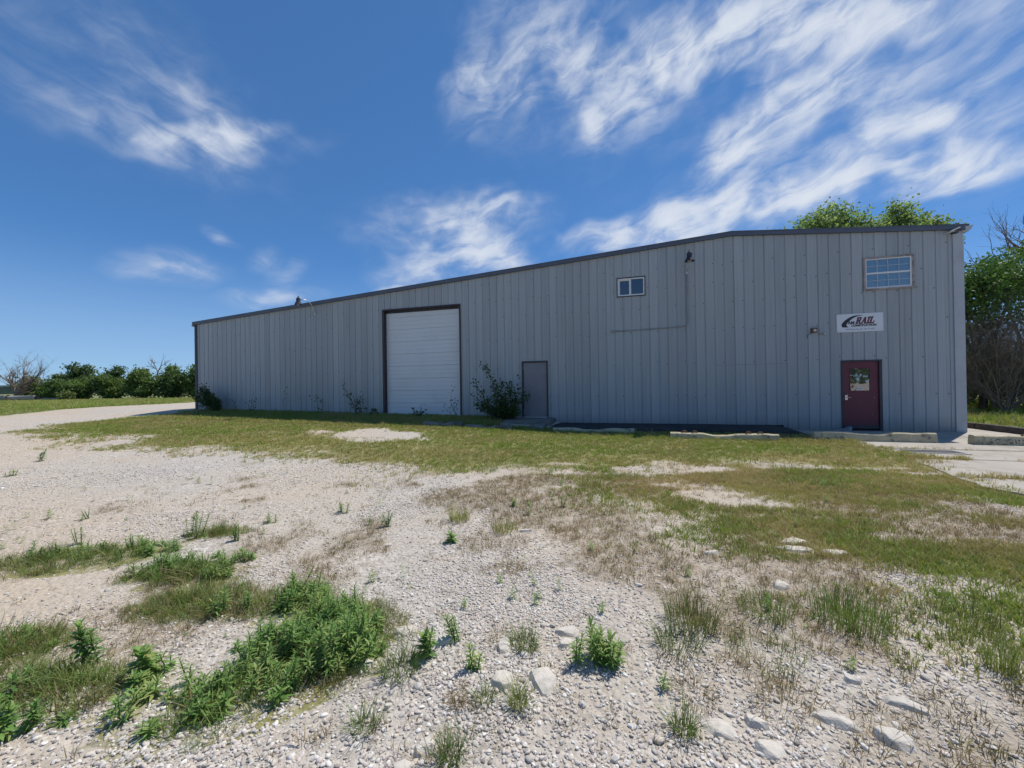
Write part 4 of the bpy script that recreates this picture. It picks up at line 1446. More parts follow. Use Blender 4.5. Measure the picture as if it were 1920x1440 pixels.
parking_stop(18.95, 1.98, 2.6, .02, 'buried cream parking stop nearest the stoop with only its top above the grass', h=.17)
parking_stop(22.52, 2.82, 2.72, -.01, 'cream parking stop with four rusty loops on top in the grass', h=.2, loops=(.135, .235, .735, .84))
parking_stop(26.15, 2.52, 2.62, .01, 'scuffed cream parking stop in front of the maroon door', h=.24, dip=.045)
parking_stop(29.36, 2.72, 2.7, .02, 'cream parking stop stencilled loading at the right edge', h=.22, loops=(.36, .52), dip=.03, word='LOADING')
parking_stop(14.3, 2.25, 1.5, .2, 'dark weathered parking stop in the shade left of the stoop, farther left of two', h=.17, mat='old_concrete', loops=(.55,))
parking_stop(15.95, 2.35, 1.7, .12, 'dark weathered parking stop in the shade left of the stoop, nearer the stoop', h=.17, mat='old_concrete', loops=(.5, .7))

# a scrap of bent sheet metal lying by the maroon door
mb = MB()
mb.prism([(0, 0, 0), (.38, 0, .0), (.44, 0, .16), (.42, 0, .03), (.2, 0, .06)], (0, .16, 0))
o = mb.build('metal_scrap', M['corner'], loc=local(27.62, .3, .02), rz=WROT)
tag(o, 'bent scrap of pale sheet metal on the ground left of the maroon door', 'scrap')


# ------------------------------------------------------------------ plants
def leaf_quads(P, D, Nn, ln, wd):
    """rhombic leaves: base points P, directions D, normals Nn, lengths, widths"""
    S = np.cross(D, Nn)
    S /= np.linalg.norm(S, axis=1, keepdims=True) + 1e-9
    ln = ln[:, None]; wd = wd[:, None]
    V = np.stack([P, P + D * ln * .45 + S * wd * .5 + Nn * ln * .06, P + D * ln, P + D * ln * .45 - S * wd * .5 + Nn * ln * .06], 1).reshape(-1, 3)
    F = np.arange(len(P) * 4).reshape(-1, 4)
    return V, F


def unit(v):
    return v / (np.linalg.norm(v, axis=-1, keepdims=True) + 1e-9)


def crown(lobes, n, size, r, clump=.32, up=.35, per=26, aspect=.62):
    """leaf faces spread through lobes, gathered in clumps, thinner inside"""
    vol = np.array([l[3] * l[4] * l[5] for l in lobes]) ** .75
    pr = vol / vol.sum()
    nc = max(3, n // per)
    k = r.choice(len(lobes), nc, p=pr)
    Lb = np.array(lobes)[k]
    d = unit(r.normal(size=(nc, 3)))
    rad = (r.random(nc) ** .42)[:, None]
    cc = Lb[:, :3] + d * rad * Lb[:, 3:6]
    ci = np.repeat(np.arange(nc), per)
    m = len(ci)
    sp = clump * (0.6 + .8 * r.random(nc))[ci][:, None]
    P = cc[ci] + r.normal(size=(m, 3)) * sp * np.array([1, 1, .7])
    D = unit(r.normal(size=(m, 3)) + np.array([0, 0, -.25]))
    Nn = unit(r.normal(size=(m, 3)) * .8 + np.array([0, 0, up]) + d[ci] * .5)
    Nn = unit(Nn - D * np.sum(Nn * D, 1, keepdims=True))
    ln = size * (.6 + .8 * r.random(m))
    return leaf_quads(P, D, Nn, ln, ln * aspect), cc


def limb(mb, a, b, r0, r1, r, wig=.12, n=5, sides=6):
    a = np.array(a, float); b = np.array(b, float)
    L_ = np.linalg.norm(b - a)
    pts, rad = [], []
    off = r.normal(size=3) * wig * L_
    for i in range(n + 1):
        u = i / n
        pts.append(tuple(a + (b - a) * u + off * math.sin(math.pi * u) * .6 + r.normal(size=3) * wig * L_ * .12 * (0 < i < n)))
        rad.append(r0 + (r1 - r0) * u)
    mb.tube(pts, rad, sides, cap=False)
    return pts


def make_tree(name, label, x, y, lobes, n, size, mat, seed, group=None, trunk_r=.14, bark='bark', clump=.32, cat='tree', twigs=40, z=None, per=26):
    r = np.random.default_rng(seed)
    z = float(gz(x, y)) - .05 if z is None else z
    g = empty(name, (x, y, z))
    tag(g, label, cat, group)
    top = max(lobes, key=lambda l: l[2])
    low = np.mean([l[2] for l in lobes])
    mb = MB()
    fork = np.array([lobes[0][0] * .25, lobes[0][1] * .25, max(.35, low * .38)])
    limb(mb, (0, 0, -.1), fork, trunk_r * 1.25, trunk_r, r, .05, 4, 8)
    (V, F), cc = crown(lobes, n, size, r, clump, per=per)
    for l in lobes:
        p = limb(mb, fork, (l[0], l[1], l[2] + l[5] * .1), trunk_r * .65, trunk_r * .2, r, .12, 5, 6)
    for c in cc[:twigs]:
        l = min(lobes, key=lambda q: (q[0] - c[0]) ** 2 + (q[1] - c[1]) ** 2 + (q[2] - c[2]) ** 2)
        limb(mb, (l[0] * .8, l[1] * .8, l[2] - l[5] * .3), c, trunk_r * .22, trunk_r * .06, r, .15, 3, 4)
    mb.build('trunk', M[bark], g, smooth=True)
    np_obj('crown', V, F, M[mat], g)
    return g


def branchy(mb, p, d, length, rad, depth, r, spread=.55, up=.12, kids=(2, 4), sides=5):
    """a bare limb and its forks"""
    n = 4
    pts, rads = [tuple(p)], [rad]
    q = np.array(p, float); d = unit(np.array(d, float))
    for i in range(n):
        d = unit(d + r.normal(size=3) * .16 + np.array([0, 0, up * .4]))
        q = q + d * length / n
        pts.append(tuple(q)); rads.append(rad * (1 - .55 * (i + 1) / n))
    mb.tube(pts, rads, sides if depth > 1 else 4, cap=False)
    if depth <= 0: return
    for k in range(r.integers(*kids) + 1):
        i = r.integers(1, n + 1)
        nd_ = unit(d + r.normal(size=3) * spread + np.array([0, 0, up]))
        branchy(mb, pts[i], nd_, length * r.uniform(.5, .78), rads[i] * .72, depth - 1, r, spread, up, kids, sides)


def bare_tree(name, label, x, y, dirs, length, rad, depth, seed, mat='twig', trunk=None, kids=(2, 4), spread=.5):
    r = np.random.default_rng(seed)
    g = empty(name, (x, y, float(gz(x, y)) - .05))
    tag(g, label, 'tree')
    mb = MB()
    start = (0, 0, 0)
    if trunk is not None:
        limb(mb, (0, 0, -.1), trunk, rad * 1.7, rad * 1.2, r, .04, 4, 8)
        start = trunk
    tm = MB()
    for d in dirs:
        branchy(tm, start, d, length * r.uniform(.85, 1.15), rad, depth, r, spread, .1, kids)
    if trunk is None:
        limb(mb, (0, 0, -.3), (0, 0, .15), rad * 1.6, rad * 1.3, r, .02, 3, 8)
    mb.build('trunk', M[mat], g, smooth=True)
    tm.build('branches', M[mat], g, smooth=True)
    return g


def lobes_round(w, h, z0, n, seed, fl=.6):
    r = np.random.default_rng(seed)
    out = []
    for i in range(n):
        a = r.uniform(0, 2 * math.pi); q = r.uniform(.15, .62) * w
        zz = z0 + (h - z0) * r.uniform(.15, .84)
        rr = w * r.uniform(.22, .42)
        out.append((q * math.cos(a), q * math.sin(a) * fl, zz, rr, rr * .9, min(rr * .85, (h - zz) * 1.0 + .15)))
    out.append((0, 0, z0 + (h - z0) * .45, w * .55, w * .5, (h - z0) * .5))
    return out


# --- row of trees beyond the gravel road, left of the building: x pixel place, distance, width, height
ROW = [
    (-59.3, 50.5, 1.7, 1.9, 'tree_b', 'low spreading bush at the left end of the far tree row'),
    (-57.6, 51.0, 1.9, 3.3, 'tree_a', 'small dark tree beside the left end of the far tree row'),
    (-54.6, 50.0, 2.3, 4.7, 'tree_a', 'tallest dark round tree in the far left row'),
    (-53.2, 48.2, 2.2, 2.7, 'tree_b', 'lighter bush in front of the tallest dark tree of the row'),
    (-51.7, 51.0, 2.3, 4.2, 'tree_a', 'dark tree right of the tallest one in the far row'),
    (-49.8, 48.8, 2.2, 3.2, 'tree_b', 'medium green tree in the middle of the far row'),
    (-47.9, 51.0, 2.2, 4.0, 'tree_c', 'pale feathery tree in the middle of the far row'),
    (-45.8, 49.0, 2.3, 3.6, 'tree_b', 'rounded bushy tree right of the middle of the far row'),
    (-43.7, 50.5, 2.1, 4.5, 'tree_b', 'tall open tree with a bare leader in the far row'),
    (-42.2, 49.0, 2.3, 3.5, 'tree_a', 'dark bush tree left of the building corner in the far row'),
    (-40.0, 50.0, 2.3, 4.3, 'tree_b', 'green tree partly hidden by the left corner of the building'),
    (-55.8, 48.6, 1.9, 2.4, 'tree_b', 'green bush between the small dark tree and the tallest one'),
]
for i, (x, y, w, h, mt, lab) in enumerate(ROW):
    make_tree('field_tree', lab, x, y, lobes_round(w, h, .1, 11, 50 + i), 5200, .24, mt, 90 + i, 'trees in the far row left of the building', .12, clump=.22, twigs=25)
# dead leader standing out of the row
bare_tree('dead_tree', 'thin dead tree standing above the far left row', -44.3, 49.5, [(-.3, 0, 1), (.5, .1, .9)], 1.6, .06, 2, 5, trunk=(-.1, 0, 3.3))
# big bare tree at the left edge
bare_tree('bare_tree', 'leafless spreading tree at the left edge of the picture', -63.0, 50.0,
          [(-.5, 0, 1), (-.1, .2, 1), (.75, 0, .75), (1, -.1, .55), (.35, .1, 1), (1, .1, .8)], 2.9, .14, 4, 12, trunk=(0.1, 0, .5), kids=(2, 4), spread=.42)
make_tree('field_tree', 'pale bush behind the leafless tree at the left edge', -64.0, 52.5, lobes_round(2.1, 2.9, .3, 5, 4), 1500, .3, 'tree_c', 3, 'trees in the far row left of the building', .08)
make_tree('brush_pile', 'dry pinkish brush in front of the far tree row', -52.0, 46.0, lobes_round(1.0, 1.0, .1, 4, 8), 700, .22, 'tree_c', 31, None, .04, clump=.2, cat='brush')

# --- concrete pipes lying in the far field
def far_pipe(x, y, length, rad, rz, label):
    g = empty('concrete_pipe', (x, y, float(gz(x, y))), rz)
    tag(g, label, 'pipe', 'concrete pipes lying in the far field')
    mb = MB()
    n = 18
    for r0, r1 in ((rad, rad), ):
        mb.tube([(0, 0, rad), (length * .92, 0, rad), (length * .92, 0, rad), (length, 0, rad)], [rad, rad, rad * 1.12, rad * 1.12], n, cap=False)
        mb.tube([(0, 0, rad), (length, 0, rad)], [rad * .82, rad * .95], n, cap=False)
    mb.build('barrel', M['pipe_concrete'], g, smooth=True)


far_pipe(-63.5, 46.6, 3.4, .32, R(8), 'short concrete pipe at the left picture edge, nearest of the pipes')
far_pipe(-60.6, 47.2, 3.4, .28, R(5), 'long concrete pipe lying right of the leafless tree')
far_pipe(-58.0, 48.0, 3.6, .12, R(3), 'thin pale pipe lying before the low bush of the far row')

# --- trees seen over the roof at the right
def over_roof(label, x, y, lobes, n, seed):
    return make_tree('shade_tree', label, x, y, lobes, n, .24, 'tree_d', seed, 'tall trees behind the building', .22, clump=.34, twigs=60, z=0)


over_roof('tall tree behind the roof, leftmost and broadest crown over the right gable', 26.6, 32.0,
          [(-4.0, 0, 13.3, 1.0, 1.2, .55), (-2.0, 0, 14.2, 1.3, 1.3, 1.05), (-.3, .3, 14.9, 1.25, 1.3, 1.25), (1.0, 0, 14.6, 1.0, 1.2, 1.1), (2.4, 0, 13.8, 1.3, 1.2, .9), (-.6, 0, 12.9, 2.8, 1.8, 1.1), (-2.6, 0, 13.1, 1.5, 1.2, .8)], 7200, 301)
over_roof('tall tree behind the roof with a rounded crown near the right corner', 31.6, 32.0,
          [(.1, 0, 15.0, 1.1, 1.2, 1.15), (.9, 0, 14.3, 1.2, 1.2, 1.0), (-.9, 0, 13.9, 1.2, 1.2, .8), (0, 0, 12.9, 2.3, 1.8, 1.0)], 4600, 302)
over_roof('tall tree behind the roof, smallest crown at the right corner', 34.6, 32.0,
          [(-.4, 0, 14.0, .75, .9, .6), (.5, 0, 13.7, .7, .9, .5), (0, 0, 12.7, 1.0, 1.0, .8)], 1900, 303)

# --- thicket right of the building
THK = [
    (20.9, 17.6, [(0, 0, 5.7, 1.7, 1.6, .95), (-1.6, .4, 5.5, 1.4, 1.4, .8), (1.6, 0, 5.8, 1.6, 1.4, .95), (-.6, 0, 4.6, 1.6, 1.3, .8), (.8, .5, 4.0, 1.2, 1.0, .6)], 6500, 'vine', 'vine covered tree in the thicket just right of the building'),
    (24.3, 18.6, [(0, 0, 6.9, 1.7, 1.6, 1.1), (1.2, 0, 6.0, 1.5, 1.4, 1.0), (-1.1, 0, 6.1, 1.4, 1.4, 1.0), (0, 0, 4.6, 1.4, 1.2, 1.0)], 4200, 'vine', 'taller vine covered tree at the right picture edge'),
    (22.5, 23.5, [(0, 0, 6.6, 2.2, 1.8, 1.6), (-2.2, 0, 6.0, 1.8, 1.6, 1.5), (2.0, 0, 6.0, 1.8, 1.6, 1.5), (0, 0, 3.8, 2.4, 1.8, 1.7), (-2.4, 0, 2.4, 1.8, 1.4, 1.8), (-1.0, -2.0, 1.8, 2.2, 1.2, 1.6), (1.8, -1.5, 2.0, 2.0, 1.2, 1.6)], 9000, 'tree_b', 'broad green tree deep in the thicket right of the building'),
    (27.5, 24.5, [(0, 0, 6.0, 2.2, 1.8, 2.0), (-1.5, 0, 3.4, 2.0, 1.8, 1.8), (1.5, 0, 3.2, 2, 1.8, 1.7), (-2.5, 0, 1.8, 2.2, 1.6, 1.6)], 4500, 'tree_b', 'dense green tree behind the taller vine covered tree'),
]
for i, (x, y, lob, n, mt, lab) in enumerate(THK):
    make_tree('thicket_tree', lab, x, y, lob, int(n * 1.5), .13, mt, 400 + i, 'trees of the thicket right of the building', .12, clump=.24, twigs=60)
# twiggy leafless shrubs in front of the trees
for i, (x, y, L_, lab) in enumerate(((19.9, 15.9, 1.9, 'brown leafless shrub with many stems beside the building corner'),
                                      (21.9, 16.6, 2.1, 'brown leafless shrub with many stems at the right picture edge'),
                                      (19.6, 17.6, 2.1, 'thin brown shrub close behind the building corner'),
                                      (20.9, 17.0, 2.2, 'tall brown leafless shrub in the middle of the thicket'),
                                      (23.2, 18.2, 2.3, 'brown leafless shrub behind the one at the right picture edge'),
                                      (20.6, 18.9, 2.3, 'deep brown leafless shrub under the vine covered tree'))):
    r = np.random.default_rng(60 + i)
    dirs = [(r.normal() * .42, r.normal() * .35, 1) for _ in range(12)]
    bare_tree('leafless_shrub', lab, x, y, dirs, L_ * 1.22, .03, 3, 70 + i, kids=(3, 6), spread=.45)
bare_tree('bare_tree', 'leafless tree top reaching in from the right picture edge', 27.6, 20.0, [(-.8, 0, .8), (-.4, 0, 1), (0, .2, 1), (-1, .1, .55), (.5, 0, 1), (-.7, -.1, 1.0)], 2.6, .1, 3, 81, trunk=(.1, 0, 6.2), kids=(2, 4), spread=.45)
# dark undergrowth
make_tree('undergrowth_bush', 'shaded green undergrowth at the foot of the thicket', 21.6, 19.8, [(0, 0, .8, 2.2, 1.0, .8), (-1.6, 0, .9, 1.2, .8, .9), (2.2, 0, 1.0, 1.6, .9, 1.0)], 2600, .16, 'vine', 410, None, .04, clump=.25, cat='bush')

make_tree('undergrowth_bush', 'leafy green bush among the bare stems beside the building corner', 20.2, 16.9, [(0, 0, 1.5, .9, .6, .9), (.9, .3, 2.4, 1.0, .6, .8), (2.0, .3, 1.6, 1.0, .7, 1.0), (-.6, .5, 3.0, .7, .6, .7)], 2400, .12, 'tree_b', 411, None, .03, clump=.22, cat='bush')
# --- trees behind the photographer that show in the door pane
make_tree('yard_tree', 'broad tree across the yard reflected in the door pane', 17.0, -34.0, lobes_round(7.5, 12, 1.5, 9, 77), 3800, .7, 'tree_b', 501, None, .35, clump=.8, twigs=20)


# --- saplings and shrubs against the wall
def sapling(name, label, s, t, stems, nleaf, size, seed, z=None, cat='sapling', group='saplings along the wall'):
    r = np.random.default_rng(seed)
    x, y = st2xy(s, t)
    zb = float(gz(x, y)) - .03 if z is None else z
    g = empty(name, (x, y, zb), WROT)
    tag(g, label, cat, group)
    mb = MB()
    P, D = [], []
    for (dx, dy, h, k) in stems:
        pts = limb(mb, (r.normal() * .04, r.normal() * .04, 0), (dx, -abs(dy), h), .013, .004, r, .1, 7, 5)
        pts = np.array(pts)
        for _ in range(int(nleaf * k)):
            u = r.uniform(.18, 1) ** .8 * (len(pts) - 1)
            i = min(int(u), len(pts) - 2)
            p = pts[i] + (pts[i + 1] - pts[i]) * (u - i)
            d = unit(r.normal(size=3) + np.array([0, 0, .1]))
            tl = r.uniform(.02, .16)
            P.append(p + d * tl); D.append(unit(d + r.normal(size=3) * .5))
    P, D = np.array(P), np.array(D)
    Nn = unit(r.normal(size=P.shape) + np.array([0, -.5, .7])); Nn = unit(Nn - D * np.sum(Nn * D, 1, keepdims=True))
    ln = size * r.uniform(.6, 1.3, len(P))
    V, F = leaf_quads(P, D, Nn, ln, ln * .62)
    mb.build('stem', M['twig'], g)
    np_obj('foliage', V, F, M['sapling'], g)


sapling('sapling', 'large dark sapling bush growing in front of the grey door', 16.9, .55,
        [(-.85, .2, 2.2, 1.2), (-1.25, .25, 1.55, .8), (-.45, .1, 1.4, 1.2), (-.15, .3, 1.5, 1.2), (.2, .3, 1.35, 1.2), (.65, .3, 1.65, .35), (.9, .3, .95, .5), (-1.1, .3, .75, 1.1), (-.8, .35, .9, 1.2), (-.35, .4, .85, 1.4), (.35, .3, .8, 1.2), (0, .3, .6, 1.2), (-1.35, .2, 1.0, .7), (-.6, .4, .5, 1.6), (-.1, .4, .5, 1.6), (.3, .35, .45, 1.5), (.55, .4, .8, 1.3), (.75, .4, 1.15, .6), (-1.0, .4, .55, 1.3), (.6, .45, .4, 1.4), (.15, .4, 1.1, 1.3)], 115, .1, 601)
sapling('wall_bush', 'dense dark bush at the left corner of the wall', 2.05, .5,
        [(r_ * .85 - .45, .2, 1.2 - .6 * abs(r_ + .25), 1) for r_ in np.linspace(-1, 1, 20)] + [(-.9, .2, 1.3, .8), (-.5, .2, 1.35, .8), (.1, .25, .7, 1.4), (.35, .2, .5, 1.4), (-.3, .3, .7, 1.6), (-.6, .3, .6, 1.4)], 110, .085, 602, cat='bush')
sapling('sapling', 'thin sapling leaning left at the wall short of the overhead door', 10.05, .35, [(-.75, .1, 1.6, .9), (-.4, .1, 1.0, 1), (.1, .1, .9, 1), (.25, .1, .8, .9), (-.1, .1, .6, 1)], 34, .085, 603)
sapling('sapling', 'small broken sapling at the wall midway to the overhead door', 8.0, .3, [(-.35, .1, .95, .9), (.15, .1, .7, .9), (-.1, .1, .35, .8)], 14, .09, 604)
sapling('sapling', 'faint slender sapling at the wall right of the corner bush', 4.15, .3, [(.1, .1, 1.0, .8), (.25, .1, .6, .8), (-.2, .1, .4, .6)], 16, .08, 605)
sapling('sapling', 'wispy sapling next to the corner bush', 3.0, .3, [(-.2, .1, .65, .8), (.1, .1, .5, .6)], 12, .07, 606)
sapling('sapling', 'solitary twig with one leafy tip high on the left wall', 5.9, .2, [(.1, .05, 1.15, .55)], 18, .08, 607)
sapling('sapling', 'slender sapling against the right edge of the overhead door', 14.6, .2, [(-.1, .1, 1.15, .9), (.05, .1, .8, .8), (-.45, .1, .45, .7)], 20, .09, 608)
sapling('dock_weed', 'low dark weed in front of the overhead door', 12.95, .25, [(-.25, .1, .3, 1), (.2, .1, .33, 1), (0, .15, .25, 1), (.3, .1, .18, 1)], 16, .11, 609, cat='weed', group=None)
sapling('dock_weed', 'low dark weeds left of the overhead door jamb', 10.75, .3, [(-.3, .1, .28, 1), (.1, .1, .25, 1), (.3, .1, .2, 1)], 16, .11, 610, cat='weed', group=None)


# ------------------------------------------------------------------ scattered cover (instanced)
HID = bpy.data.collections.new('cover_sources')      # not linked to the scene


def scatter(name, pts, rot, scl, idx, protos, label):
    """one object of many small pieces placed on points"""
    me = bpy.data.meshes.new(name)
    me.vertices.add(len(pts))
    me.vertices.foreach_set('co', np.asarray(pts, np.float32).ravel())
    for nm, typ, arr, key in (('rot', 'FLOAT_VECTOR', rot, 'vector'), ('scl', 'FLOAT_VECTOR', scl, 'vector'), ('idx', 'INT', idx, 'value')):
        a = me.attributes.new(nm, typ, 'POINT')
        a.data.foreach_set(key, np.asarray(arr, np.int32 if typ == 'INT' else np.float32).ravel())
    o = bpy.data.objects.new(name, me)
    C.objects.link(o)
    col = bpy.data.collections.new(name + '_sources')
    for p in protos: col.objects.link(p)
    nt = bpy.data.node_groups.new(name + '_nodes', 'GeometryNodeTree')
    nt.interface.new_socket('Geometry', in_out='INPUT', socket_type='NodeSocketGeometry')
    nt.interface.new_socket('Geometry', in_out='OUTPUT', socket_type='NodeSocketGeometry')
    N, L = nt.nodes, nt.links
    gi = N.new('NodeGroupInput'); go = N.new('NodeGroupOutput')
    ci = N.new('GeometryNodeCollectionInfo')
    ci.inputs['Collection'].default_value = col
    ci.inputs['Separate Children'].default_value = True
    ci.inputs['Reset Children'].default_value = True
    ip = N.new('GeometryNodeInstanceOnPoints')
    ip.inputs['Pick Instance'].default_value = True
    def att(nm, typ):
        a = N.new('GeometryNodeInputNamedAttribute')
        a.data_type = typ
        a.inputs['Name'].default_value = nm
        return a.outputs['Attribute']
    L.new(gi.outputs[0], ip.inputs['Points'])
    L.new(ci.outputs[0], ip.inputs['Instance'])
    L.new(att('idx', 'INT'), ip.inputs['Instance Index'])
    e2r = N.new('FunctionNodeEulerToRotation')
    L.new(att('rot', 'FLOAT_VECTOR'), e2r.inputs[0])
    L.new(e2r.outputs[0], ip.inputs['Rotation'])
    L.new(att('scl', 'FLOAT_VECTOR'), ip.inputs['Scale'])
    L.new(ip.outputs[0], go.inputs[0])
    md = o.modifiers.new('scatter', 'NODES')
    md.node_group = nt
    tag(o, label, kind='stuff')
    return o


def proto(name, V, F, mat, smooth=False):
    return bpy.data.objects.new(name, np_mesh(name, V, F, mat, smooth))


def tuft_mesh(nb, r, spread=.35, lean=.5, width=.055, foot=.25):
    """a tuft one unit tall: tapering bent blades (3 quads as degenerate strips)"""
    V, F = [], []
    for k in range(nb):
        a = r.uniform(0, 2 * math.pi)
        f = foot * math.sqrt(r.random())
        b = np.array([f * math.cos(a), f * math.sin(a), 0])
        a2 = a + r.normal() * .8
        h = r.uniform(.45, 1.0)
        le = r.uniform(.1, 1) * lean
        d = np.array([math.cos(a2), math.sin(a2), 0])
        sd = np.array([-d[1], d[0], 0]) if r.random() < .6 else unit(r.normal(size=3) * [1, 1, 0])
        w = width * r.uniform(.6, 1.3)
        i0 = len(V)
        for u, ww in ((0, 1), (.45, .85), (.8, .5), (1.0, .06)):
            c = b + d * le * u ** 1.8 * h + np.array([0, 0, h * (u - .18 * le * u ** 3)])
            V += [c - sd * w * ww / 2, c + sd * w * ww / 2]
        for q in range(3):
            F.append((i0 + 2 * q, i0 + 2 * q + 1, i0 + 2 * q + 3, i0 + 2 * q + 2))
    return np.array(V), np.array(F)


def in_view(x, y, m=1.6):
    return (np.abs(x) < 1.33 * y + m) & (y > .9)


def flat_rot(n, tilt=.0):
    return np.stack([rng.normal(size=n) * tilt, rng.normal(size=n) * tilt, rng.uniform(0, 6.283, n)], 1)


tr = np.random.default_rng(5)
LAWN_P = [proto('blade_tuft', *tuft_mesh(13, tr, .4, .7, .07, .55), M['lawn']) for _ in range(4)]
DRY_P = [proto('dry_tuft', *tuft_mesh(13, tr, .4, .9, .06, .55), M['lawn_dry']) for _ in range(4)]
STRAW_P = [proto('straw_tuft', *tuft_mesh(10, tr, .5, 1.2, .045, .4), M['straw']) for _ in range(4)]
TALL_P = [proto('tall_tuft', *tuft_mesh(22, tr, .4, 1.2, .022, .3), M['tall']) for _ in range(5)]


def rand_area(n, x0, x1, y0, y1):
    return rng.uniform(x0, x1, n), rng.uniform(y0, y1, n)


def place(name, x, y, h, protos, label, tilt=.1, jit=.35, wide=1.0):
    n = len(x)
    s_, t_ = xy2st(x, y)
    z = gz(x, y) - .006 + .022 * ((s_ > 26.5) & (s_ < 31.9) & (t_ < 8.5) & (t_ > 0))
    hh = h * (1 + jit * rng.normal(size=n)).clip(.45, 1.9)
    w = hh * wide
    scatter(name, np.stack([x, y, z], 1), flat_rot(n, tilt), np.stack([w, w, hh], 1), rng.integers(0, len(protos), n), protos, label)


def build_cover():
    # mown lawn
    x, y = rand_area(150000, -20, 9, 5.0, 21)
    s, t = xy2st(x, y)
    ok = in_view(x, y) & (t > .05)
    x, y = x[ok], y[ok]
    c = lawn(x, y)
    keep = rng.random(len(x)) < c * np.clip(1.25 - y * .03, .55, 1)
    x, y = x[keep], y[keep]
    s, t = xy2st(x, y)
    drier = rng.random(len(x)) < np.clip(sstep(3, 8, t) * .5 + sstep(20, 25, s) * sstep(4, 7, t) * .5 + (fbm(x * .5, y * .5, 61, 3) - .5) * 1.6, 0.06, .9)
    h = np.where(t < 3, .085, .062) + .02 * (fbm(x, y, 15, 2) - .5)
    place('lawn_grass', x[~drier], y[~drier], h[~drier], LAWN_P, 'short green lawn grass between the gravel and the wall', wide=1.25)
    hi = rng.random(len(x)) < .06
    h = np.where(hi, h * 1.9, h)
    place('dry_lawn_grass', x[drier], y[drier], h[drier] * .85, DRY_P, 'dry yellowish lawn grass', wide=1.25)
    # longer stalks left standing in the mown grass
    x, y = rand_area(9000, -18, 8, 5.0, 19)
    k = in_view(x, y) & (rng.random(len(x)) < lawn(x, y) * .5)
    x, y = x[k], y[k]
    place('lawn_stalks', x, y, np.full(len(x), .1), STRAW_P, 'pale dry stalks standing in the lawn', .2, .4, .7)
    # patchy grass on the right
    x, y = rand_area(150000, -.5, 9.5, 1.4, 8.6)
    ok = in_view(x, y, .8)
    x, y = x[ok], y[ok]
    c = rough_right(x, y) * (1 - .6 * lawn(x, y))
    k = rng.random(len(x)) < c * np.clip(.25 + .09 * y, 0, 1)
    x, y = x[k], y[k]
    q = fbm(x * .8, y * .8, 71, 3) + rng.normal(size=len(x)) * .1
    g = q > .52
    place('patchy_grass', x[g], y[g], np.full(g.sum(), .055), LAWN_P, 'patchy green grass spreading over the gravel on the right', wide=1.2)
    b = ~g
    place('brown_grass', x[b], y[b], np.full(b.sum(), .05), DRY_P, 'patchy brown grass spreading over the gravel on the right', wide=1.2)
    # straw and dead sprigs through the foreground gravel
    x, y = rand_area(60000, -6, 6, 1.3, 7.0)
    ok = in_view(x, y, .6)
    x, y = x[ok], y[ok]
    c = litter(x, y) * .68 + .025
    k = rng.random(len(x)) < c
    x, y = x[k], y[k]
    place('straw_grass', x, y, np.full(len(x), .05), STRAW_P, 'thin dry straw standing in the gravel', .25, .45)
    # tall grass in the green patches at the left front
    x, y = rand_area(30000, -6.5, .2, 1.2, 5)
    p = green_patch(x, y)
    k = (rng.random(len(x)) < sstep(.02, .4, p + (fbm(x * 2.6, y * 2.6, 91, 3) - .56) * 1.5) * .6 * np.where(x < -3.4, .55, 1)) & (p > 0)
    x, y, p = x[k], y[k], p[k]
    gg = rng.random(len(x)) < .72
    place('tall_grass', x[gg], y[gg], .055 + .09 * p[gg], TALL_P, 'long green grass matted among the weeds at the left front', .3, .35)
    place('tall_straw', x[~gg], y[~gg], .06 + .06 * p[~gg], STRAW_P, 'bleached grass mixed into the left front patches', .3, .35)
    # grass in the apron joints
    xs, ys, hs = [], [], []
    for tt, a, b_ in ((3.755, 26.9, 36), (5.115, 26.8, 36), (6.885, 26.2, 36), (8.6, 26, 34), (2.55, 30.0, 31.2)):
        n_ = int((b_ - a) * (90 if tt > 4 else 55))
        s_ = rng.uniform(a, b_, n_)
        kk = rng.random(n_) < sstep(.32, .55, fbm(s_ * 1.1, np.full(n_, tt), 95, 3)) * (1.0 if tt > 4 else .85)
        s_ = s_[kk]
        pq = st2xy(s_[:, None], (tt + rng.normal(size=len(s_)) * (.07 if tt > 4 else .05))[:, None])
        xs.append(pq[:, 0]); ys.append(pq[:, 1]); hs.append(np.full(len(s_), .06 if tt < 4 else .085))
    x, y, h = np.concatenate(xs), np.concatenate(ys), np.concatenate(hs)
    place('joint_grass', x, y, h, DRY_P, 'dry grass growing along the apron joints', .15)
    # bank behind the kerb and the far field
    x, y = rand_area(9000, 14, 30, 10, 26)
    s, t = xy2st(x, y)
    k = (s > 32.2) & (t < 1.4) & (np.abs(x) < 1.45 * y + 2)
    x, y = x[k], y[k]
    place('bank_grass', x, y, .16 + .1 * rng.random(len(x)), LAWN_P, 'bright tall grass on the bank under the thicket', .2)
    x, y = rand_area(30000, -62, -18, 16, 46)
    k = (field(x, y) > .5) & (np.abs(x) < 1.4 * y + 2)
    x, y = x[k], y[k]
    place('field_grass', x, y, np.full(len(x), .1), LAWN_P, 'green field grass beyond the gravel road', .2, wide=2.2)


build_cover()


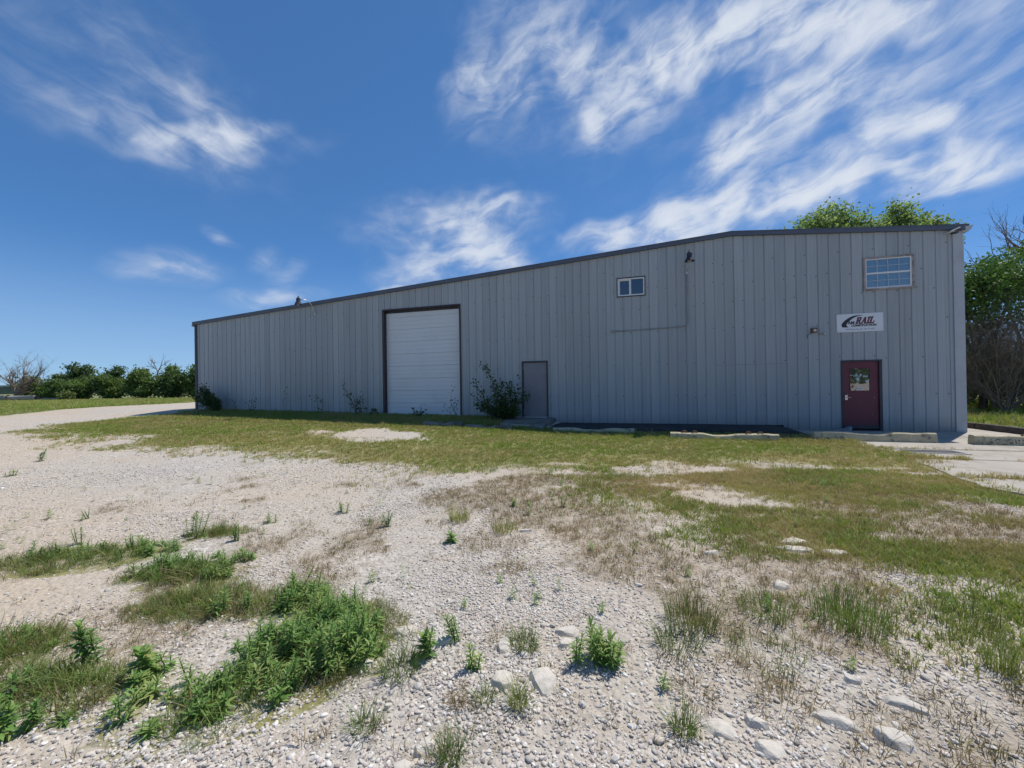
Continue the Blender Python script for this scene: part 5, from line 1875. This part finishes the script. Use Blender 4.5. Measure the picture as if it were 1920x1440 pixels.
def pebble_mesh(r, flat, angular):
    bm = bmesh.new()
    bmesh.ops.create_icosphere(bm, subdivisions=1 if angular else 2, radius=.5)
    pl_ = [(unit(r.normal(size=3)), r.uniform(.3, .42)) for _ in range(6)]
    for v in bm.verts:
        c = np.array(v.co) * (r.uniform(.72, 1.15) if angular else r.uniform(.95, 1.05))
        for p_, l_ in pl_:
            d = c @ p_
            if d > l_: c = c - p_ * (d - l_) * .8
        v.co = (c[0] * 1.25, c[1], c[2] * flat)
    me = bpy.data.meshes.new('pebble')
    bm.to_mesh(me); bm.free()
    me.polygons.foreach_set('use_smooth', [not angular] * len(me.polygons))
    me.materials.append(M['pebble'])
    return bpy.data.objects.new('pebble', me)


def build_gravel():
    pr = np.random.default_rng(8)
    ps = [pebble_mesh(pr, f, k % 2 == 0) for k, f in enumerate((.7, .75, .6, .8, .65, .7, .8, .6))]
    X, Y, Sz = [], [], []
    for (y0, y1, dens, s0, s1) in ((1.2, 2.3, 9500, .0085, .026), (2.3, 3.6, 6000, .008, .024), (3.6, 5.5, 2000, .010, .025), (5.5, 8.5, 420, .014, .03), (8.5, 13, 70, .022, .045)):
        hw = 1.33 * y1 + .7
        n = int(dens * 2 * hw * (y1 - y0))
        x, y = rand_area(n, -hw, hw, y0, y1)
        ok = in_view(x, y, .6)
        x, y = x[ok], y[ok]
        # bands of coarse stones and bands of fines
        c = .3 + 1.0 * sstep(.4, .62, fbm(x * .7, y * .7, 111, 4))
        c = c * (1 - .75 * lawn(x, y)) * (1 - .5 * rough_right(x, y))
        c = c * (1 - .9 * sstep(2.0, 3.2, y) * sstep(.56, .4, fbm(x * .55, y * .55, 17, 4)))
        s, t = xy2st(x, y)
        c = c * (1 - .35 * litter(x, y))
        c = np.where((s > 26.2) & (t < 8.5), 0, c)
        k = rng.random(len(x)) < c * .75
        x, y = x[k], y[k]
        u = rng.random(len(x))
        sz = s0 + (s1 - s0) * u ** 2.0
        big = rng.random(len(x)) < .012
        sz = np.where(big, sz * 1.9, sz)
        X.append(x); Y.append(y); Sz.append(sz)
    x, y, sz = map(np.concatenate, (X, Y, Sz))
    near = (1 - sstep(8, 14, np.hypot(x, y)))
    z = gz(x, y) + near * (fbm(x * 4, y * 4, 77, 3) - 0.5) * 0.012 + sz * .14
    n = len(x)
    scl = np.stack([sz * rng.uniform(.8, 1.3, n), sz * rng.uniform(.75, 1.1, n), sz * rng.uniform(.75, 1.2, n)], 1)
    scatter('gravel_stones', np.stack([x, y, z], 1), flat_rot(n, .3), scl, rng.integers(0, len(ps), n), ps, 'loose pale gravel stones covering the yard')
    print('pebbles', n)


build_gravel()


# ------------------------------------------------------------------ rocks
def rock(x, y, a, b, h, rz, label, seed, cat='rock'):
    """a flat broken piece of limestone, mostly sunk in the gravel"""
    r = np.random.default_rng(seed)
    bm = bmesh.new()
    n = 13
    for k in range(n):
        an = 2 * math.pi * (k + r.uniform(-.4, .4)) / n
        q = r.uniform(.72, 1.08)
        for zz, f in ((-.5, 1.05), (.28, 1.0), (r.uniform(.62, 1.0), r.uniform(.6, .86))):
            bm.verts.new((q * f * math.cos(an) * a / 2, q * f * math.sin(an) * b / 2, zz * h))
    res = bmesh.ops.convex_hull(bm, input=bm.verts)
    bmesh.ops.delete(bm, geom=[v for v in bm.verts if not v.link_faces], context='VERTS')
    bmesh.ops.bevel(bm, geom=list(bm.edges), offset=min(a, b) * .035, segments=1, affect='EDGES', clamp_overlap=True)
    bmesh.ops.triangulate(bm, faces=bm.faces)
    bmesh.ops.subdivide_edges(bm, edges=bm.edges[:], cuts=1)
    for v in bm.verts:
        c = v.co
        v.co.z += (float(fbm(c.x * 22 + seed, c.y * 22, 4, 3)) - .5) * h * .3
    me = bpy.data.meshes.new('rock')
    bm.to_mesh(me); bm.free()
    me.polygons.foreach_set('use_smooth', [True] * len(me.polygons))
    me.materials.append(M['rock'])
    me.polygons.foreach_set('use_smooth', [False] * len(me.polygons))
    o = bpy.data.objects.new('rock', me)
    o.location = (x, y, float(gz(x, y)) - h * .42)
    o.rotation_euler = (r.normal() * .07, r.normal() * .07, rz)
    C.objects.link(o)
    tag(o, label, cat, 'limestone rocks in the gravel')


ROCKS = [
    (.15, 2.12, .2, .23, .07, .2, 'largest flat white rock in the front centre, right of its pair'),
    (-.08, 2.12, .14, .19, .06, .4, 'white rock just left of the largest front centre rock'),
    (-.07, 2.43, .12, .16, .06, -.2, 'pale rock behind the front pair, left of the grass tuft'),
    (.33, 2.56, .17, .11, .06, .1, 'cream rock left of the bushy front weed, farther of two'),
    (.31, 2.44, .13, .08, .05, .3, 'cream rock left of the bushy front weed, nearer of two'),
    (-.46, 2.49, .17, .09, .05, 0, 'low pale rock beside the small upright weed in the centre'),
    (-.73, 2.60, .17, .11, .05, .2, 'flat pale rock right of the large weed clump'),
    (-.87, 2.29, .09, .1, .05, 1, 'small pale rock at the right foot of the large weed clump'),
    (-.41, 1.74, .13, .09, .06, .5, 'rounded white stone at the bottom edge left of centre'),
    (-.48, 1.66, .12, .08, .04, .2, 'half buried flat stone at the bottom edge left of centre'),
    (.93, 1.84, .23, .14, .05, -.4, 'tan flat rock at the bottom right beside a grass tuft'),
    (1.12, 1.86, .13, .08, .05, -.5, 'small tan rock right of the tan flat rock at the bottom'),
    (1.10, 1.72, .16, .11, .05, -.3, 'half buried tan rock near the bottom edge right of centre'),
    (1.50, 1.86, .24, .11, .06, -.6, 'long pale slab of rock at the bottom right, left of two'),
    (1.68, 1.76, .2, .12, .06, -.6, 'long pale slab of rock at the bottom right, right of two'),
    (1.92, 1.95, .22, .08, .05, -.5, 'narrow pale rock toward the right bottom corner'),
    (1.80, 2.12, .1, .07, .05, -.3, 'small grey stone above the narrow rock at the right bottom'),
    (2.09, 3.10, .17, .14, .06, .1, 'rounded white rock standing alone right of centre'),
    (2.78, 3.95, .3, .16, .05, .1, 'broad white rock of the outcrop right of centre, farthest'),
    (2.68, 3.78, .4, .15, .05, -.2, 'broad white rock of the outcrop right of centre, nearest left'),
    (2.98, 3.68, .3, .12, .05, 0, 'broad white rock of the outcrop right of centre, nearest right'),
    (1.85, 3.72, .2, .1, .05, .1, 'low white rock in gravel left of the white outcrop'),
    (.12, 4.35, .18, .08, .05, .1, 'small pale rock beside grass in the middle distance'),
    (-.64, 1.98, .05, .04, .035, .4, 'small reddish brown stone in the front gravel'),
    (-1.28, 4.02, .1, .06, .04, .4, 'small white stone in the gravel beyond the large weed clump'),
]
for i, rk in enumerate(ROCKS):
    rock(*rk, seed=700 + i)


# ------------------------------------------------------------------ weeds
def weed_geo(r, h, nstem, foot, leaf=.07, width=.17, dens=1.0):
    """upright stems with narrow leaves in spirals: returns stem MB and leaf arrays"""
    mb = MB()
    V, F = [], []
    for k in range(nstem):
        a = r.uniform(0, 6.283); q = foot * math.sqrt(r.random())
        b = np.array([q * math.cos(a), q * math.sin(a), -.01])
        hh = h * r.uniform(.55, 1.05)
        tip = b + np.array([r.normal() * .18 * hh + b[0] * .35, r.normal() * .18 * hh + b[1] * .35, hh])
        pts = [b + (tip - b) * u + np.array([0, 0, 0]) for u in (0, .35, .7, 1)]
        mb.tube([tuple(p) for p in pts], [.0045, .004, .003, .0015], 4, cap=False)
        lfk, wdk = r.uniform(.65, 1.35), r.uniform(.65, 1.5)
        nl = int((18 + hh * 130) * dens)
        ph = r.uniform(0, 6.28)
        for i in range(nl):
            u = .12 + .88 * (i / nl) ** .8
            p = b + (tip - b) * u
            an = ph + i * 2.4 + r.normal() * .25
            el = r.normal() * .2 + (.15 + .95 * u ** 3)
            L_ = leaf * r.uniform(.7, 1.2) * (1.0 - .35 * u ** 4) * (.55 + .45 * min(1, u * 3))
            d = np.array([math.cos(an) * math.cos(el), math.sin(an) * math.cos(el), math.sin(el)])
            sd = np.array([-math.sin(an), math.cos(an), 0])
            nn = np.cross(sd, d); nn = -nn if nn[2] < 0 else nn
            L_ = L_ * lfk
            w = L_ * width * wdk * r.uniform(.8, 1.25)
            i0 = len(V)
            for uu, ww in ((0, .25), (.35, 1), (.7, .75), (1, .05)):
                c = p + d * L_ * uu - np.array([0, 0, 1]) * L_ * .28 * uu ** 2
                V.append(c - sd * w * ww / 2 - nn * 0); V.append(c + sd * w * ww / 2)
            for q_ in range(3):
                F.append((i0 + 2 * q_, i0 + 2 * q_ + 1, i0 + 2 * q_ + 3, i0 + 2 * q_ + 2))
    return mb, np.array(V), np.array(F)


def weed(x, y, h, nstem, foot, label, seed, leaf=.065, width=.2, dens=1.0, group='weeds in the gravel'):
    r = np.random.default_rng(seed)
    g = empty('weed_plant', (x, y, float(gz(x, y)) - .005))
    tag(g, label, 'weed', group)
    mb, V, F = weed_geo(r, h, nstem, foot, leaf, width, dens)
    mb.build('stem', M['weed_stem'], g)
    np_obj('foliage', V, F, M['weed'], g)


WEEDS = [
    (.52, 2.25, .2, 15, .09, 'bushy bright green weed in the front right of centre', .085, .22),
    (.34, 2.27, .25, 2, .02, 'single upright weed beside the bushy front weed', .07, .2),
    (-.24, 2.22, .16, 3, .03, 'short upright weed left of the white rock pair', .065, .24),
    (-.36, 2.5, .19, 3, .03, 'small upright weed beside the low pale rock in the centre', .06, .2),
    (-.55, 2.36, .19, 3, .03, 'weed standing at the right of the round front grass tuft', .075, .3),
    (-.93, 2.64, .17, 4, .05, 'small weed just right of the large weed clump', .06, .2),
    (-2.49, 2.32, .27, 3, .04, 'broad leaved weed standing at the left front', .085, .34),
    (-2.05, 2.25, .24, 3, .04, 'broad leaved weed between the left front weed and the large clump', .085, .32),
    (-1.97, 2.92, .22, 3, .04, 'upright weed behind the large weed clump, right of two', .075, .2),
    (-2.12, 2.86, .22, 3, .04, 'upright weed behind the large weed clump, left of two', .07, .2),
    (-3.49, 4.3, .27, 6, .07, 'tall leafy weed standing alone at the left middle', .075, .22),
    (-2.92, 4.2, .18, 4, .04, 'small cone shaped weed in gravel left of centre', .06, .2),
    (-1.46, 4.62, .18, 4, .04, 'small cone shaped weed standing alone in the gravel centre left', .065, .22),
    (-.65, 4.1, .12, 2, .02, 'tiny weed with two leaves in the gravel centre', .09, .3),
    (-2.2, 5.1, .16, 4, .08, 'low weed in the gravel left of centre, upper middle', .06, .2),
    (-2.9, 4.75, .12, 4, .05, 'flat dark weed in the gravel left of centre', .06, .18),
    (-5.35, 5.0, .2, 3, .04, 'sparse weed in the gravel at the far left', .06, .18),
    (-4.6, 4.15, .2, 3, .05, 'thin weed at the left edge behind the grass strip', .06, .18),
    (-10.35, 8.6, .26, 3, .05, 'lone dark weed in the pale gravel near the left edge', .09, .2),
    (-9.3, 7.3, .12, 4, .1, 'flat weed at the far left edge of the gravel', .08, .2),
    (.62, 5.2, .16, 3, .04, 'small green weed in the gravel centre right', .06, .2),
    (-.02, 5.2, .1, 4, .06, 'flat green weed in the gravel centre', .06, .2),
    (-2.35, 1.85, .16, 3, .05, 'leafy weed low in the left front corner', .08, .3),
]
for i, (x, y, h, n, ft, lab, lf, wd) in enumerate(WEEDS):
    weed(x, y, h, n, ft, lab, 800 + i, lf * .85, wd * (.72 if wd < .28 else .85))


def scatter_sprigs():
    r = np.random.default_rng(44)
    ps = []
    for k in range(6):
        mb, V, F = weed_geo(r, 1.0, 1 + k % 3, .12, .34, .16, .16)
        ps.append(proto('sprig', V, F, M['weed']))
    x, y = rand_area(2600, -7, 5, 2.0, 7.5)
    k = in_view(x, y, .3) & (rng.random(len(x)) < .03 + .14 * sstep(.5, .68, fbm(x * .9, y * .9, 131, 3)))
    x, y = x[k], y[k]
    place('weed_sprigs', x, y, np.full(len(x), .085), ps, 'tiny green weed sprigs dotted over the gravel', .1, .4, 1.0)


scatter_sprigs()


def weed_clump(spots, label, seed, dens=.8):
    """a thick stand of weeds nobody could count"""
    r = np.random.default_rng(seed)
    Vs, Fs, mbs = [], [], MB()
    off = 0
    for (x, y, ra, rb, n, h) in spots:
        for k in range(n):
            a = r.uniform(0, 6.283); q = math.sqrt(r.random())
            px, py = x + q * ra * math.cos(a), y + q * rb * math.sin(a)
            hh = h * r.uniform(.4, 1.15) * (1.1 - .45 * q)
            mb, V, F = weed_geo(r, hh, 2, .02, .06, .15, dens)
            o3 = np.array([px, py, float(gz(px, py))])
            Vs.append(V + o3); Fs.append(F + off); off += len(V)
            b = len(mbs.v)
            mbs.v += [tuple(np.array(v) + o3) for v in mb.v]
            mbs.f += [tuple(i + b for i in f) for f in mb.f]
    o = mbs.build('weed_clump', M['weed_stem'])
    tag(o, label, 'weeds', kind='stuff')
    f = np_obj('foliage', np.concatenate(Vs), np.concatenate(Fs), M['weed'], o)
    tag(f, kind='stuff')


weed_clump([(-1.62, 3.0, .2, .15, 26, .23), (-1.25, 2.65, .26, .25, 58, .26), (-1.02, 2.36, .22, .2, 46, .29), (-1.45, 2.4, .28, .2, 36, .22), (-1.45, 2.1, .3, .18, 34, .2), (-1.85, 2.2, .25, .13, 10, .18)], 'large thick clump of green weeds at the left front', 901)
weed_clump([(-3.15, 3.55, .28, .16, 22, .16), (-2.7, 3.5, .26, .15, 20, .17), (-2.75, 3.75, .3, .08, 8, .12)], 'oval clump of green weeds left of centre in the gravel', 902)
weed_clump([(-4.35, 3.85, .4, .16, 18, .15), (-3.85, 3.95, .35, .18, 20, .18), (-3.5, 3.95, .3, .15, 10, .12)], 'low strip of green weeds at the left edge', 903)
weed_clump([(-1.75, 1.95, .3, .14, 10, .16), (-2.4, 2.05, .45, .16, 14, .13), (-3.1, 2.5, .3, .15, 8, .12)], 'scattered leafy weeds in the matted grass at the left front', 904)


# ------------------------------------------------------------------ single grass tufts
def grass_tuft(x, y, h, nb, foot, lean, label, seed, mat='tall', w=.0032):
    nb = int(nb * 1.9)
    w = w * (1 + .25 * max(0, y - 2))
    r = np.random.default_rng(seed)
    V, F = tuft_mesh(nb, r, .4, lean * 1.15, w / h, foot / h)
    V = V * h
    V[:, 2] -= .005
    o = np_obj('grass_tuft', V, F, M[mat])
    o.location = (x, y, float(gz(x, y)))
    tag(o, label, 'grass tuft', 'single grass tufts in the gravel')


TUFTS = [
    (-.66, 2.23, .15, 130, .1, 1.2, 'round spreading grass tuft left of the front centre weeds', 'tall'),
    (.01, 1.97, .13, 70, .04, 1.3, 'star shaped grass tuft below the white rock pair', 'tall'),
    (-.29, 1.69, .13, 80, .05, 1.2, 'dark grass tuft at the bottom edge left of centre', 'tall'),
    (.76, 1.82, .15, 80, .05, .9, 'blue green grass tuft beside the tan flat rock', 'tall'),
    (.05, 2.43, .12, 90, .08, 1.2, 'grass tuft between the pale rock and the cream rocks', 'tall'),
    (1.16, 2.62, .24, 170, .16, .8, 'tall grass stand right of the bushy front weed', 'tall'),
    (.98, 2.4, .15, 110, .12, 1.1, 'low dark grass tuft between the bushy weed and the tall stand', 'tall'),
    (2.2, 2.62, .26, 190, .2, .55, 'tall dark upright grass stand at the right', 'tall'),
    (2.66, 2.18, .24, 70, .07, .6, 'tall grass tuft near the right picture edge', 'tall'),
    (1.72, 2.72, .18, 110, .16, .8, 'green grass tuft left of the tall dark upright stand', 'tall'),
    (2.9, 2.6, .2, 110, .22, .8, 'loose grass stand at the right picture edge', 'tall'),
    (4.85, 6.95, .17, 160, .3, .7, 'bright green grass mound by the gravel patch in the lawn', 'lawn'),
    (1.2, 6.35, .13, 120, .25, .8, 'bright low grass mound in the gravel centre right', 'lawn'),
    (-.65, 4.75, .19, 90, .12, .7, 'bright tall grass tuft in the gravel centre', 'lawn'),
    (-.1, 4.4, .14, 100, .14, .8, 'bright low grass tuft right of the centre gravel tuft', 'lawn'),
    (-.3, 1.98, .07, 40, .03, 1.4, 'straw coloured star tuft in the front gravel', 'straw'),
    (-.16, 2.0, .09, 40, .04, 1.2, 'small thin green tuft left of the star shaped tuft', 'tall'),
    (-.72, 1.86, .11, 60, .06, 1.3, 'wiry grass tuft in the gravel at the bottom left of centre', 'tall'),
    (1.45, 2.3, .13, 90, .2, 1.0, 'thin dark grass in front of the tall dark upright stand', 'tall'),
    (.9, 2.02, .1, 60, .1, 1.2, 'dry brown tuft in the gravel at the front right of centre', 'straw'),
    (1.3, 1.95, .1, 80, .14, 1.2, 'dry brown grass among the tan rocks at the bottom right', 'straw'),
    (2.1, 1.9, .09, 60, .14, 1.2, 'dry brown grass near the right bottom corner', 'straw'),
]
for i, (x, y, h, nb, ft, le, lab, mt) in enumerate(TUFTS):
    grass_tuft(x, y, h, nb, ft, le, lab, 950 + i, mt)
